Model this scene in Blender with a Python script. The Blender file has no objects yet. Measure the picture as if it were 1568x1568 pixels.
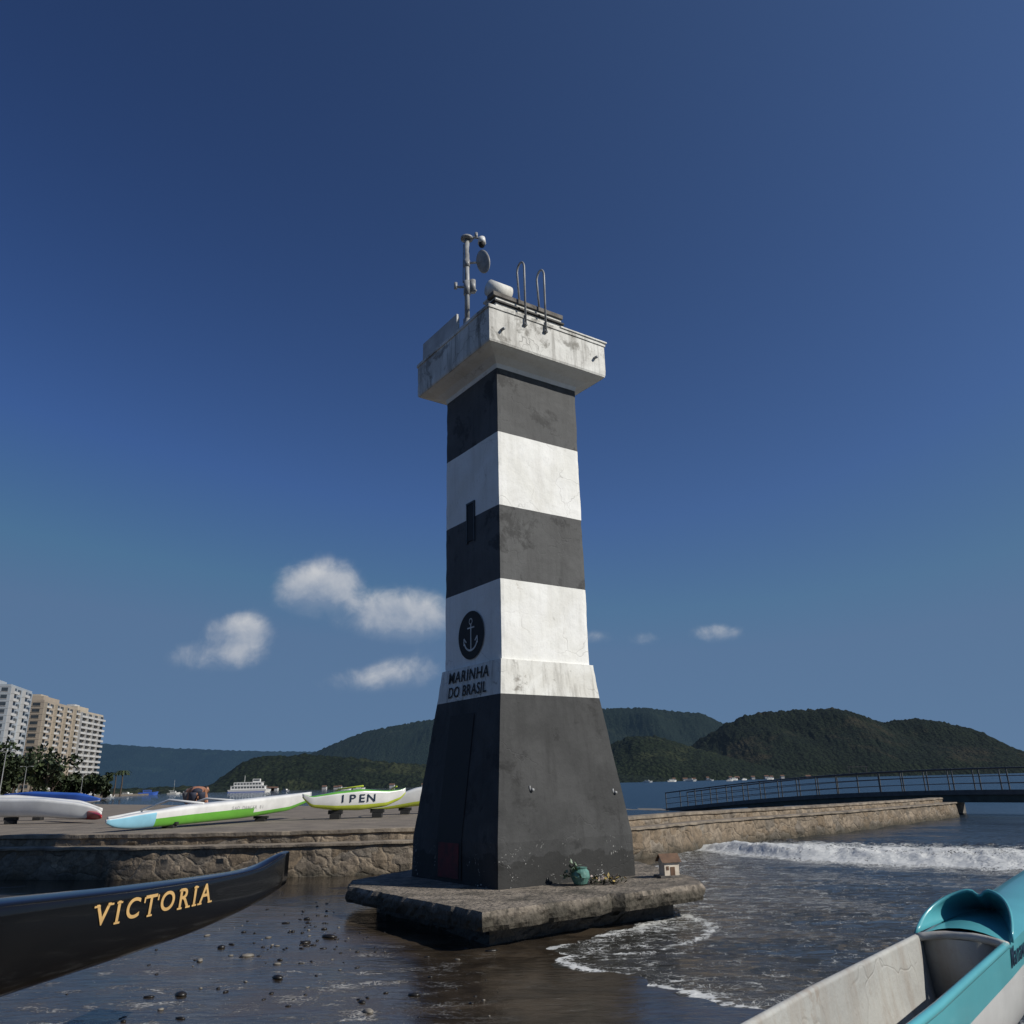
import bpy, bmesh, math, random
import numpy as np
from mathutils import Vector, Matrix, noise
random.seed(7); np.random.seed(7)
scene=bpy.context.scene
COL=bpy.context.collection
# ------------------------------------------------------------------ materials
class NT:
    def __init__(s,nt): s.nt=nt
    def n(s,t,**kw):
        nd=s.nt.nodes.new(t)
        for k,v in kw.items():
            if k.startswith('i_'):
                key=k[2:]; key=int(key) if key.isdigit() else key.replace('_',' ')
                nd.inputs[key].default_value=v
            else: setattr(nd,k,v)
        return nd
    def l(s,a,b): s.nt.links.new(a,b)
    def m(s,op,a,b=None,c=None,clamp=False):
        nd=s.nt.nodes.new('ShaderNodeMath'); nd.operation=op; nd.use_clamp=clamp
        for i,v in enumerate((a,b,c)):
            if v is None: continue
            if isinstance(v,(int,float)): nd.inputs[i].default_value=v
            else: s.l(v,nd.inputs[i])
        return nd.outputs[0]
    def ramp(s,f,stops):
        nd=s.nt.nodes.new('ShaderNodeValToRGB'); cr=nd.color_ramp
        while len(cr.elements)<len(stops): cr.elements.new(0.5)
        for e,(p,c) in zip(cr.elements,stops):
            e.position=p; e.color=(c,c,c,1) if isinstance(c,(int,float)) else (*c,1)
        s.l(f,nd.inputs[0]); return nd.outputs[0]
    def mix(s,f,a,b):
        nd=s.nt.nodes.new('ShaderNodeMix'); nd.data_type='RGBA'
        for v,i in ((f,0),(a,6),(b,7)):
            if isinstance(v,(int,float)): nd.inputs[i].default_value=v
            elif isinstance(v,tuple): nd.inputs[i].default_value=(*v,1)
            else: s.l(v,nd.inputs[i])
        return nd.outputs[2]
    def noise(s,vec,scale,detail=4,rough=.55,dist=0.):
        nd=s.n('ShaderNodeTexNoise'); nd.inputs['Scale'].default_value=scale; nd.inputs['Detail'].default_value=detail
        nd.inputs['Roughness'].default_value=rough; nd.inputs['Distortion'].default_value=dist
        if vec is not None: s.l(vec,nd.inputs['Vector'])
        return nd.outputs[0]
    def warp(s,vec,scale,amt,detail=3):
        nz_=s.n('ShaderNodeTexNoise'); nz_.inputs['Scale'].default_value=scale; nz_.inputs['Detail'].default_value=detail; s.l(vec,nz_.inputs['Vector'])
        sc=s.n('ShaderNodeVectorMath',operation='SCALE'); sc.inputs[3].default_value=amt; s.l(nz_.outputs[1],sc.inputs[0])
        ad=s.n('ShaderNodeVectorMath',operation='ADD'); s.l(vec,ad.inputs[0]); s.l(sc.outputs[0],ad.inputs[1]); return ad.outputs[0]
    def mapv(s,vec,scale=(1,1,1),rot=(0,0,0),loc=(0,0,0)):
        nd=s.n('ShaderNodeMapping'); nd.inputs['Scale'].default_value=scale; nd.inputs['Rotation'].default_value=rot; nd.inputs['Location'].default_value=loc
        s.l(vec,nd.inputs['Vector']); return nd.outputs[0]
    def bump(s,h,strength=.3,dist=.02,nrm=None):
        nd=s.n('ShaderNodeBump'); nd.inputs['Strength'].default_value=strength; nd.inputs['Distance'].default_value=dist
        s.l(h,nd.inputs['Height'])
        if nrm is not None: s.l(nrm,nd.inputs['Normal'])
        return nd.outputs[0]
def newmat(name,rough=.7,spec=.5):
    m=bpy.data.materials.new(name); m.use_nodes=True
    t=NT(m.node_tree); b=m.node_tree.nodes['Principled BSDF']
    b.inputs['Roughness'].default_value=rough; b.inputs['Specular IOR Level'].default_value=spec
    pos=t.n('ShaderNodeTexCoord').outputs['Object']
    return m,t,b,pos
def simple(name,c1,c2=None,scale=4,rough=.7,bump=.15,bs=40,bd=.01,spec=.5,metal=0.,coat=0.):
    m,t,b,pos=newmat(name,rough,spec)
    c2=c2 or tuple(x*.75 for x in c1)
    f=t.ramp(t.noise(pos,scale,4,.6),[(.35,0.),(.65,1.)])
    t.l(t.mix(f,c1,c2),b.inputs['Base Color'])
    if bump: t.l(t.bump(t.noise(pos,bs,3),bump,bd),b.inputs['Normal'])
    b.inputs['Metallic'].default_value=metal
    b.inputs['Coat Weight'].default_value=coat
    return m
def paint(name,base,stain,alt,streak=.35,blot=.62,cracks=.5,rough=.75,barn=False,blota=.7,bls=2.3):
    m,t,b,pos=newmat(name,rough,.3)
    big=t.noise(pos,1.1,5,.6,.6)
    col=t.mix(t.ramp(big,[(.42,0.),(.6,1.)]),base,alt)
    st=t.noise(t.mapv(pos,(5,5,.45)),1.6,5,.65)
    col=t.mix(t.m('MULTIPLY',t.ramp(st,[(.5,0.),(.78,1.)]),streak),col,stain)
    bl=t.noise(pos,bls,8,.7,.3)
    col=t.mix(t.m('MULTIPLY',t.ramp(bl,[(blot,0.),(blot+.07,1.)]),blota),col,stain)
    wp=t.warp(pos,2.,.7)
    vo=t.n('ShaderNodeTexVoronoi',feature='DISTANCE_TO_EDGE'); vo.inputs['Scale'].default_value=1.3; t.l(wp,vo.inputs['Vector'])
    cr=t.m('MULTIPLY',t.ramp(vo.outputs['Distance'],[(0.,1.),(.012,0.)]),t.ramp(t.noise(pos,.9,2),[(.5,0.),(.6,1.)]))
    col=t.mix(t.m('MULTIPLY',cr,cracks),col,tuple(x*.5 for x in stain) if base[0]>.3 else alt)
    fine=t.noise(pos,30,4,.7)
    col=t.mix(t.m('MULTIPLY',t.ramp(fine,[(.55,0.),(.75,1.)]),.25),col,stain)
    if barn:
        sep=t.n('ShaderNodeSeparateXYZ'); t.l(pos,sep.inputs[0])
        low=t.ramp(sep.outputs[2],[(.0,1.),(.6,.7),(1.,0.)])
        v2=t.n('ShaderNodeTexVoronoi'); v2.inputs['Scale'].default_value=24; t.l(wp,v2.inputs['Vector'])
        sp=t.m('MULTIPLY',t.ramp(v2.outputs[0],[(.20,1.),(.32,0.)]),t.ramp(t.noise(pos,3.3,5,.65),[(.54,0.),(.60,1.)]))
        z=t.m('LESS_THAN',sep.outputs[2],1.15)
        grim=t.ramp(t.m('ADD',sep.outputs[2],t.m('MULTIPLY',t.noise(pos,3,5),.45)),[(.98,1.),(1.12,0.)])
        col=t.mix(t.m('MULTIPLY',grim,.62),col,(.016,.016,.015))
        col=t.mix(t.m('MULTIPLY',t.m('MULTIPLY',sp,low),z),col,(.55,.55,.52))
    t.l(col,b.inputs['Base Color'])
    h=t.m('ADD',t.m('MULTIPLY',t.noise(pos,5,5,.6),1.),t.m('MULTIPLY',fine,.25))
    h=t.m('SUBTRACT',h,t.m('MULTIPLY',cr,.3))
    t.l(t.bump(h,.35,.03),b.inputs['Normal'])
    return m
# ------------------------------------------------------------------ mesh helpers
def link(o,parent=None):
    COL.objects.link(o)
    if parent: o.parent=parent
    return o
def empty(name,loc=(0,0,0),rz=0):
    e=bpy.data.objects.new(name,None); e.location=loc; e.rotation_euler[2]=rz; e.empty_display_size=.3; return link(e)
def mesh(name,vs,fs,mats,mi=None,parent=None,smooth=False,loc=None):
    me=bpy.data.meshes.new(name); me.from_pydata([tuple(v) for v in vs],[],[tuple(f) for f in fs])
    for m in (mats if isinstance(mats,(list,tuple)) else [mats]): me.materials.append(m)
    if mi is not None: me.polygons.foreach_set('material_index',list(mi))
    if smooth: me.polygons.foreach_set('use_smooth',[True]*len(me.polygons))
    me.update(); o=bpy.data.objects.new(name,me)
    if loc: o.location=loc
    return link(o,parent)
class MB:
    """accumulates boxes / tubes into one mesh"""
    def __init__(s): s.v=[];s.f=[];s.mi=[]
    def add(s,vs,fs,mi=0):
        o=len(s.v); s.v+= [tuple(v) for v in vs]; s.f+=[tuple(i+o for i in f) for f in fs]; s.mi+=[mi]*len(fs)
    def box(s,a,b,mi=0,M=None):
        x0,y0,z0=a;x1,y1,z1=b
        vs=[Vector(p) for p in ((x0,y0,z0),(x1,y0,z0),(x1,y1,z0),(x0,y1,z0),(x0,y0,z1),(x1,y0,z1),(x1,y1,z1),(x0,y1,z1))]
        if M: vs=[M@v for v in vs]
        s.add(vs,[(0,3,2,1),(4,5,6,7),(0,1,5,4),(1,2,6,5),(2,3,7,6),(3,0,4,7)],mi)
    def tube(s,pts,r,n=10,mi=0,cap=True):
        pts=[Vector(p) for p in pts]; rs=r if isinstance(r,(list,tuple)) else [r]*len(pts)
        vs=[];fs=[]; prev=None
        for i,p in enumerate(pts):
            d=(pts[min(i+1,len(pts)-1)]-pts[max(i-1,0)]).normalized()
            if prev is None:
                a=Vector((0,0,1)) if abs(d.z)<.9 else Vector((1,0,0)); x=d.cross(a).normalized()
            else: x=(prev-d*prev.dot(d)).normalized()
            prev=x; y=d.cross(x)
            for k in range(n):
                an=2*math.pi*k/n; vs.append(p+(x*math.cos(an)+y*math.sin(an))*rs[i])
        for i in range(len(pts)-1):
            for k in range(n): fs.append((i*n+k,i*n+(k+1)%n,(i+1)*n+(k+1)%n,(i+1)*n+k))
        if cap: fs.append(tuple(range(n-1,-1,-1))); fs.append(tuple((len(pts)-1)*n+k for k in range(n)))
        s.add(vs,fs,mi)
    def ell(s,c,r,n=14,m=8,mi=0,M=None):
        vs=[];fs=[]
        for i in range(m+1):
            th=math.pi*i/m
            for k in range(n):
                ph=2*math.pi*k/n; v=Vector((r[0]*math.sin(th)*math.cos(ph),r[1]*math.sin(th)*math.sin(ph),r[2]*math.cos(th)))
                if M: v=M@v
                vs.append(v+Vector(c))
        for i in range(m):
            for k in range(n): fs.append((i*n+k,(i+1)*n+k,(i+1)*n+(k+1)%n,i*n+(k+1)%n))
        s.add(vs,fs,mi)
    def obj(s,name,mats,parent=None,smooth=False,bevel=0,loc=None):
        o=mesh(name,s.v,s.f,mats,s.mi,parent,smooth,loc)
        if bevel:
            b=o.modifiers.new('bevel','BEVEL'); b.width=bevel; b.segments=2; b.limit_method='ANGLE'
        return o
def nz(x,y,z,s=1.): return noise.noise(Vector((x*s,y*s,z*s)))
def text(name,body,size,M,mat,parent,ext=.002,xs=1.,spacing=1.,offset=0.,shear=0.):
    cu=bpy.data.curves.new(name,'FONT'); cu.body=body; cu.size=size; cu.extrude=ext; cu.align_x='CENTER'; cu.align_y='CENTER'
    cu.space_character=spacing; cu.offset=offset; cu.shear=shear; cu.materials.append(mat)
    o=bpy.data.objects.new(name,cu); link(o,parent); o.matrix_local=M@Matrix.Diagonal((xs,1,1,1)); return o
# ------------------------------------------------------------------ camera
H=1.7;F=1252/1568;p_=.321;r_=.023
f=Vector((0,math.cos(p_),math.sin(p_)));u0=Vector((0,-math.sin(p_),math.cos(p_)));r0=Vector((1,0,0))
R=r0*math.cos(r_)-u0*math.sin(r_);U=u0*math.cos(r_)+r0*math.sin(r_)
cd=bpy.data.cameras.new('camera');cd.sensor_width=36;cd.sensor_height=36;cd.lens=36*F;cd.clip_start=.05;cd.clip_end=30000
co=bpy.data.objects.new('camera',cd);link(co)
M=Matrix.Identity(4)
for i in range(3): M[i][0]=R[i];M[i][1]=U[i];M[i][2]=-f[i]
M[2][3]=H; co.matrix_world=M; scene.camera=co
# ------------------------------------------------------------------ light
el=math.radians(35); az=math.radians(110.9)
sd=Vector((math.sin(az)*math.cos(el),math.cos(az)*math.cos(el),math.sin(el)))
sl=bpy.data.lights.new('sun','SUN'); sl.energy=4.4; sl.angle=math.radians(.53); sl.color=(1,.955,.88)
so=bpy.data.objects.new('sun',sl); link(so); so.rotation_euler=sd.to_track_quat('Z','Y').to_euler(); so.location=(20,-8,15)
scene.view_settings.view_transform='Standard'; scene.view_settings.look='None'; scene.view_settings.exposure=0
w=bpy.data.worlds.new('World'); scene.world=w; w.use_nodes=True
try: w.cycles.sampling_method='MANUAL'; w.cycles.sample_map_resolution=512
except Exception: pass
t=NT(w.node_tree); nodes=w.node_tree.nodes; nodes.clear()
out=t.n('ShaderNodeOutputWorld'); sky=t.n('ShaderNodeTexSky',sky_type='NISHITA'); sky.sun_disc=False
sky.sun_elevation=el; sky.sun_rotation=az; sky.air_density=1.0; sky.dust_density=.5; sky.ozone_density=2.0; sky.altitude=0
gm=t.n('ShaderNodeGamma'); gm.inputs[1].default_value=1.6; t.l(sky.outputs[0],gm.inputs[0])
tn=t.n('ShaderNodeVectorMath',operation='MULTIPLY'); tn.inputs[1].default_value=(.150,.205,.300); t.l(gm.outputs[0],tn.inputs[0])
cp=t.n('ShaderNodeVectorMath',operation='MINIMUM'); cp.inputs[1].default_value=(.75,1.45,2.8); t.l(tn.outputs[0],cp.inputs[0])
tc=t.n('ShaderNodeTexCoord'); sp=t.n('ShaderNodeSeparateXYZ'); t.l(tc.outputs['Generated'],sp.inputs[0])
zc=t.m('MAXIMUM',sp.outputs[2],0.)
hf=t.m('MULTIPLY',t.m('EXPONENT',t.m('MULTIPLY',zc,-4.0)),.86)
dt=t.n('ShaderNodeVectorMath',operation='DOT_PRODUCT'); t.l(tc.outputs['Generated'],dt.inputs[0]); dt.inputs[1].default_value=tuple(sd)
sg=t.m('MULTIPLY',t.m('POWER',t.m('MULTIPLY',t.m('ADD',dt.outputs['Value'],1.),.5,clamp=True),3.),.50)
hf=t.m('SUBTRACT',1.,t.m('MULTIPLY',t.m('SUBTRACT',1.,hf),t.m('SUBTRACT',1.,sg)))
skc=t.mix(hf,cp.outputs[0],(1.22,2.10,3.45))
bg=t.n('ShaderNodeBackground'); bg.inputs[1].default_value=.10; t.l(skc,bg.inputs[0])
yy=t.m('MAXIMUM',sp.outputs[1],.02); A=t.m('DIVIDE',sp.outputs[0],yy); B=t.m('DIVIDE',sp.outputs[2],yy)
cv=t.n('ShaderNodeCombineXYZ'); t.l(A,cv.inputs[0]); t.l(B,cv.inputs[1])
n1=t.noise(cv.outputs[0],26,5,.60,.3)
blobs=[(-.268,.246,.022,.020,1.0),(-.226,.246,.022,.024,1.0),(-.248,.228,.034,.018,1.0),(-.170,.210,.032,.016,.85),(-.135,.202,.034,.022,1.0),(-.155,.188,.045,.013,.6),(-.105,.195,.03,.02,.7),
 (-.345,.190,.026,.014,1.0),(-.325,.182,.022,.014,.9),(-.370,.158,.050,.014,.68),(-.345,.150,.03,.012,.5),(-.185,.122,.045,.013,.66),(-.128,.132,.030,.015,.8),(.247,.169,.026,.010,.75),(.160,.165,.016,.009,.5),(.095,.167,.02,.009,.5)]
den=None; sh=None
for (a0,b0,ra,rb,wt) in blobs:
    da=t.m('DIVIDE',t.m('SUBTRACT',A,a0),ra*1.3); db=t.m('DIVIDE',t.m('SUBTRACT',B,b0),rb*1.3)
    d2=t.m('ADD',t.m('MULTIPLY',da,da),t.m('MULTIPLY',db,db))
    g=t.m('MULTIPLY',t.m('EXPONENT',t.m('MULTIPLY',d2,-1.)),wt)
    s_=t.m('MULTIPLY',g,db)
    den=g if den is None else t.m('ADD',den,g); sh=s_ if sh is None else t.m('ADD',sh,s_)
dn=t.m('ADD',den,t.m('MULTIPLY',t.m('SUBTRACT',n1,.5),1.4))
dn=t.m('MULTIPLY',dn,t.m('MULTIPLY',den,2.2,clamp=True))
dm=t.n('ShaderNodeMapRange',interpolation_type='SMOOTHSTEP'); dm.inputs[1].default_value=.08; dm.inputs[2].default_value=1.4; t.l(dn,dm.inputs[0])
shd=t.m('ADD',t.m('MULTIPLY',t.m('DIVIDE',sh,t.m('MAXIMUM',den,.05)),.6),t.m('ADD',.42,t.m('MULTIPLY',t.m('SUBTRACT',n1,.5),1.3)),clamp=True)
cc=t.mix(shd,(.18,.25,.37),(.60,.61,.63))
bg2=t.n('ShaderNodeBackground'); t.l(cc,bg2.inputs[0]); bg2.inputs[1].default_value=1.
ms=t.n('ShaderNodeMixShader'); t.l(t.m('MULTIPLY',dm.outputs[0],.88),ms.inputs[0]); t.l(bg.outputs[0],ms.inputs[1]); t.l(bg2.outputs[0],ms.inputs[2]); t.l(ms.outputs[0],out.inputs[0])
# ------------------------------------------------------------------ shared materials
WHITE=paint('white_paint',(.82,.82,.79),(.36,.33,.28),(.75,.745,.70),.22,.64,.3)
WHITE_D=paint('weathered_white_paint',(.74,.74,.70),(.15,.135,.11),(.63,.62,.57),.7,.58,.5)
PARA=paint('stained_parapet_paint',(.72,.72,.68),(.12,.11,.09),(.58,.57,.53),.95,.53,.6,blota=.65,bls=1.9)
DARK=paint('faded_black_paint',(.080,.081,.081),(.018,.018,.018),(.098,.100,.100),.3,.555,.35,blota=.6,bls=1.7)
DARKB=paint('base_black_paint',(.040,.041,.041),(.013,.013,.013),(.058,.059,.059),.45,.57,.5,barn=True,blota=.6,bls=1.8)
BLACK=simple('black_paint',(.010,.010,.010),rough=.7)
METAL=simple('galvanised_steel',(.34,.35,.35),(.20,.20,.20),8,.45,.1)
DARKMETAL=simple('dark_steel',(.04,.045,.05),(.02,.02,.02),8,.5,.1)
WHITEP=simple('white_plastic',(.75,.75,.73),(.6,.6,.57),5,.4,.05)
CONC=simple('weathered_concrete',(.20,.185,.165),(.085,.078,.07),5,.9,.6,30,.02)
# ------------------------------------------------------------------ lighthouse
LH=empty('lighthouse',(0.01,13.256,0),math.radians(34.73))
def tower(name,prof,mats,mid,n=26,dz=.08,amp=.006,parent=LH,capt=True,capb=True):
    rows=[]
    for i in range(len(prof)-1):
        (z0,h0),(z1,h1)=prof[i],prof[i+1]; k=max(1,int(math.hypot(z1-z0,h1-h0)/dz))
        for j in range(k): rows.append((z0+(z1-z0)*j/k,h0+(h1-h0)*j/k,i))
    rows.append((*prof[-1],len(prof)-2)); vs=[];fs=[];mi=[]
    per=[(-1+2*k/n,-1) for k in range(n)]+[(1,-1+2*k/n) for k in range(n)]+[(1-2*k/n,1) for k in range(n)]+[(-1,1-2*k/n) for k in range(n)]
    N=len(per)
    for z,h,i in rows:
        for (a,b) in per:
            d=1+amp/h*(nz(a*h,b*h,z,2.2)*1.2+.6*nz(a*h,b*h,z,9))
            e=.006+amp*1.2*max(0,nz(a*h+7,b*h,z,9)) if abs(a)==1 and abs(b)==1 else 0
            vs.append((a*h*d-a*abs(e),b*h*d-b*abs(e),z))
    for r in range(len(rows)-1):
        for k in range(N):
            fs.append((r*N+k,r*N+(k+1)%N,(r+1)*N+(k+1)%N,(r+1)*N+k)); mi.append(mid[rows[r][2]])
    if capt: fs.append(tuple((len(rows)-1)*N+k for k in range(N))); mi.append(mid[-1])
    if capb: fs.append(tuple(range(N-1,-1,-1))); mi.append(mid[0])
    return mesh(name,vs,fs,mats,mi,parent)
q=1/math.sqrt(2)
tower('plinth',[(.38,1.70*q),(.96,1.685*q),(2.939,1.319*q),(3.45,1.238*q)],[DARKB,DARK,WHITE_D],[0,0,2])
tower('shaft',[(3.42,1.18*q),(4.669,1.18*q),(5.861,1.173*q),(7.106,1.172*q),(8.253,1.17*q)],[WHITE,DARK],[0,1,0,1],capb=False)
tower('corbel',[(8.255,.832),(8.33,.85),(8.40,.98),(8.44,1.13),(8.468,1.20)],[WHITE],[0,0,0,0],capb=False,amp=.003)
tower('parapet',[(8.466,1.212),(8.50,1.225),(9.07,1.228),(9.071,1.245),(9.125,1.245)],[PARA],[0]*4)
mb=MB(); mb.box((-.8465,-.10,5.47),(-.80,.10,6.10),0); mb.box((-.852,-.125,5.44),(-.80,-.102,6.13),1); mb.box((-.852,.102,5.44),(-.80,.125,6.13),1); mb.box((-.855,-.125,6.102),(-.80,.125,6.135),1)
mb.obj('slit_window',[BLACK,DARKMETAL],LH)
def hs_at(z): return np.interp(z,[.38,.96,2.939,3.45],[1.70*q,1.685*q,1.319*q,1.238*q])
def face_strip(name,y0,y1,z0,z1,mat,off=.008,n=10):
    vs=[];fs=[]
    for i in range(n+1):
        z=z0+(z1-z0)*i/n; h=hs_at(z)+off; vs+=[(-h,y0,z),(-h,y1,z)]
    for i in range(n): fs.append((2*i,2*i+2,2*i+3,2*i+1))
    return mesh(name,vs,fs,mat,parent=LH)
face_strip('access_door',-.28,.42,.45,2.72,BLACK,.012)
face_strip('red_door_sill',-.22,.36,.46,.92,simple('dark_red_paint',(.12,.008,.012),(.05,.008,.01),6),.018,4)
mb=MB(); seg=48
vs=[(-.850,.38*math.cos(2*math.pi*k/seg),3.93+.38*math.sin(2*math.pi*k/seg)) for k in range(seg)]
mb.add(vs,[tuple(range(seg-1,-1,-1))],0)
X=-.852
def fl(pts,wd,mi=1):
    for (y0,z0),(y1,z1) in zip(pts[:-1],pts[1:]):
        d=Vector((y1-y0,z1-z0)); L=d.length; d/=L; nn=Vector((-d.y,d.x))*wd/2
        e=d*wd*.2
        P=[(y0-e.x+nn.x,z0-e.y+nn.y),(y1+e.x+nn.x,z1+e.y+nn.y),(y1+e.x-nn.x,z1+e.y-nn.y),(y0-e.x-nn.x,z0-e.y-nn.y)]
        global X
        X-=.0002
        mb.add([(X,a,b) for a,b in P],[(0,1,2,3)],mi)
cz=3.93
fl([(0,cz-.24),(0,cz+.17)],.03); fl([(-.10,cz+.115),(.10,cz+.115)],.022)
fl([(.045*math.cos(a),cz+.215+.045*math.sin(a)) for a in np.linspace(0,2*math.pi,13)],.016)
fl([(.19*math.sin(a),cz-.07-.17*math.cos(a)) for a in np.linspace(-1.25,1.25,15)],.03)
for s_ in (-1,1): fl([(s_*.13,cz-.10),(s_*.195,cz-.04),(s_*.20,cz-.14)],.025)
mb.obj('anchor_emblem',[BLACK,simple('emblem_grey',(.66,.66,.62),(.5,.5,.47),8)],LH)
def facemat(y,z,tilt=0.,off=.017):
    h=hs_at(z)+off
    Mx=Matrix(((0,0,-1,-h),(-1,0,0,y),(0,1,0,z),(0,0,0,1)))
    return Mx@Matrix.Rotation(-tilt,4,'X')
tl=math.atan((1.319-1.238)*q/.511)
text('lettering_marinha','MARINHA',.25,facemat(0,3.30,tl),BLACK,LH,.002,.98,1.12,.002)
text('lettering_do_brasil','DO BRASIL',.235,facemat(0,3.07,tl),BLACK,LH,.002,.90,1.10,.002)
# roof equipment
mb=MB()
mb.box((-1.06,-1.16,9.127),(.42,-.1,9.19),1); mb.box((-1.03,-1.13,9.192),(.39,-.12,9.27),0); mb.box((-1.07,-1.17,9.272),(.38,-.1,9.31),1); mb.box((-1.02,-1.12,9.312),(.35,-.15,9.39),0)
mb.box((.22,-1.265,9.128),(1.26,-.6,9.158),0)
mb.box((-1.08,-1.15,9.392),(.37,-.95,9.47),2)
mb.obj('roof_hatch',[WHITE_D,BLACK,CONC],LH,bevel=.006)
mb=MB(); mb.tube([(-1.06,-.98,9.62),(-.66,-.98,9.62)],.14,20); mb.tube([(-.659,-.86,9.56),(.20,-.86,9.56)],.085,14); mb.box((-1.0,-.93,9.472),(-.5,-.70,9.51),0); mb.box((-.5,-.93,9.472),(.25,-.75,9.50),0)
mb.obj('signal_light_housing',[WHITE_D],LH,True)
mb=MB()
for x in (-.52,-.10):
    pts=[(x,-1.262,8.95),(x,-1.262,10.06)]+[(x,-1.157-.105*math.cos(a),10.06+.15*math.sin(a)) for a in np.linspace(.2,math.pi-.2,9)]+[(x,-1.052,10.06),(x+.05,-1.03,9.5)]
    mb.tube(pts,.018,8)
    mb.box((x-.03,-1.275,8.93),(x+.03,-1.226,8.97))
mb.obj('ladder_hoops',[METAL],LH,True)
mb=MB(); mb.box((-1.235,-.22,9.127),(-1.20,1.0,9.46)); mb.box((-1.20,-.20,9.127),(-1.17,-.17,9.44)); mb.box((-1.20,.95,9.127),(-1.17,.98,9.44))
mb.obj('parapet_panel',[simple('pale_grey_sheet',(.55,.56,.55),(.40,.40,.39),3,.7)],LH)
Rz=Matrix.Rotation(-math.radians(34.73),4,'Z')
mb=MB(); c=Vector((-1.073,-.303,0))
def L(x,y,z): return Rz@Vector((x,y,z))+c
mb.tube([L(0,0,9.12),L(0,0,11.0)],.045,14); mb.tube([L(0,0,9.12),L(0,0,9.35)],.07,14); mb.tube([L(0,0,11.0),L(0,0,11.04)],.11,16)
mb.tube([L(0,0,10.93),L(.14,-.02,11.03),L(.26,-.04,10.98)],.022,8); mb.tube([L(.17,-.02,11.02),L(.17,-.02,11.12)],.03,8)
mb.tube([L(-.22,0,10.02),L(.13,0,10.0)],.022,8); mb.tube([L(-.2,0,9.98),L(-.2,0,10.1)],.03,8); mb.tube([L(.10,0,9.90),L(.10,0,10.14)],.055,10); mb.tube([L(0,0,9.85),L(0,0,10.12)],.062,12); mb.tube([L(.1,0,9.95),L(.16,-.05,9.9)],.02,6)
mb.tube([L(0,0,10.5),L(.22,-.02,10.5)],.02,8); mb.tube([L(0,0,10.42),L(0,0,10.56)],.056,10)
mb.tube([L(-.07,.0,10.1),L(-.06,.0,10.9)],.008,6)
mb.obj('camera_mast',[METAL],LH,True)
mb=MB(); mb.tube([L(.27,-.04,11.0),L(.27,-.04,10.88)],[.06,.075],14,1); mb.ell(L(.27,-.04,10.865),(.062,.062,.07),mi=0)
mb.obj('dome_camera',[BLACK,WHITEP],LH,True)
mb=MB(); Md=Matrix.Rotation(math.radians(-14),4,'Y')@Matrix.Rotation(math.radians(50),4,'Z')
mb.ell(L(.29,-.04,10.50),(.04,.15,.235),mi=0,M=Rz@Md,n=20,m=14)
mb.obj('radio_dish',[METAL],LH,True)
mb=MB()
for (x,z) in ((-.55,1.62),(.96,1.55)):
    h=hs_at(z); mb.tube([(x,-h+.01,z),(x,-h-.035,z-.005)],.022,10); mb.box((x-.045,-h-.010,z-.02),(x-.025,-h+.01,z+.05))
for (x,z) in ((-.98,8.72),(.98,8.78)): mb.tube([(x,-1.2,z),(x,-1.30,z-.01)],.025,8)
mb.obj('drain_spouts',[METAL],LH,True)
# slab foundation
poly=[(-.42,9.67),(2.41,11.77),(2.47,12.5),(2.0,15.2),(-1.2,15.9),(-2.5,13.2),(-2.42,12.4)]
def prism(name,poly,z0,z1,mat,amp=.02,step=.12,parent=None,inset=0):
    pts=[]; c=Vector((sum(p[0] for p in poly)/len(poly),sum(p[1] for p in poly)/len(poly)))
    for i in range(len(poly)):
        a=Vector(poly[i]);b=Vector(poly[(i+1)%len(poly)]); k=max(1,int((b-a).length/step))
        for j in range(k): pts.append(a+(b-a)*j/k)
    if inset: pts=[p+(c-p).normalized()*inset for p in pts]
    nr=max(2,int((z1-z0)/.045)); vs=[];fs=[]
    N=len(pts)
    for r in range(nr+1):
        z=z0+(z1-z0)*r/nr
        for p in pts:
            o=(p-c).normalized()*amp*(nz(p.x,p.y,z,5)+.7*nz(p.x,p.y,z,14)-(.6 if r in(0,nr) else 0))
            if amp>.042:
                o-=(p-c).normalized()*.13*math.exp(-((p.x-1.15)**2+(p.y-10.84)**2)/.012)
            vs.append((p.x+o.x,p.y+o.y,z))
    for r in range(nr):
        for k in range(N): fs.append((r*N+k,r*N+(k+1)%N,(r+1)*N+(k+1)%N,(r+1)*N+k))
    fs.append(tuple(nr*N+k for k in range(N))); fs.append(tuple(range(N-1,-1,-1)))
    return mesh(name,vs,fs,mat,parent=parent)
m,t,b,pos=newmat('slab_concrete',.85,.35)
col=t.mix(t.ramp(t.noise(pos,2.2,7,.65),[(.4,0.),(.62,1.)]),(.27,.23,.185),(.10,.088,.070))
v=t.n('ShaderNodeTexVoronoi'); v.inputs['Scale'].default_value=18; t.l(pos,v.inputs['Vector'])
col=t.mix(t.ramp(v.outputs[0],[(.08,.6),(.2,0.)]),col,(.38,.34,.28))
col=t.mix(t.ramp(t.noise(pos,14,5),[(.52,0.),(.7,.9)]),col,(.035,.032,.026))
sz=t.n('ShaderNodeSeparateXYZ'); t.l(pos,sz.inputs[0])
col=t.mix(t.ramp(t.m('ADD',sz.outputs[2],t.m('MULTIPLY',t.noise(pos,6,4),.12)),[(.36,.75),(.45,0.)]),col,(.030,.028,.020))
t.l(col,b.inputs['Base Color']); t.l(t.bump(t.m('ADD',t.noise(pos,9,7,.7),t.m('MULTIPLY',v.outputs[0],.4)),.8,.05),b.inputs['Normal'])
SLAB=m
FD=empty('concrete_foundation')
prism('slab',poly,.20,.40,SLAB,.045,.07,FD)
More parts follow.
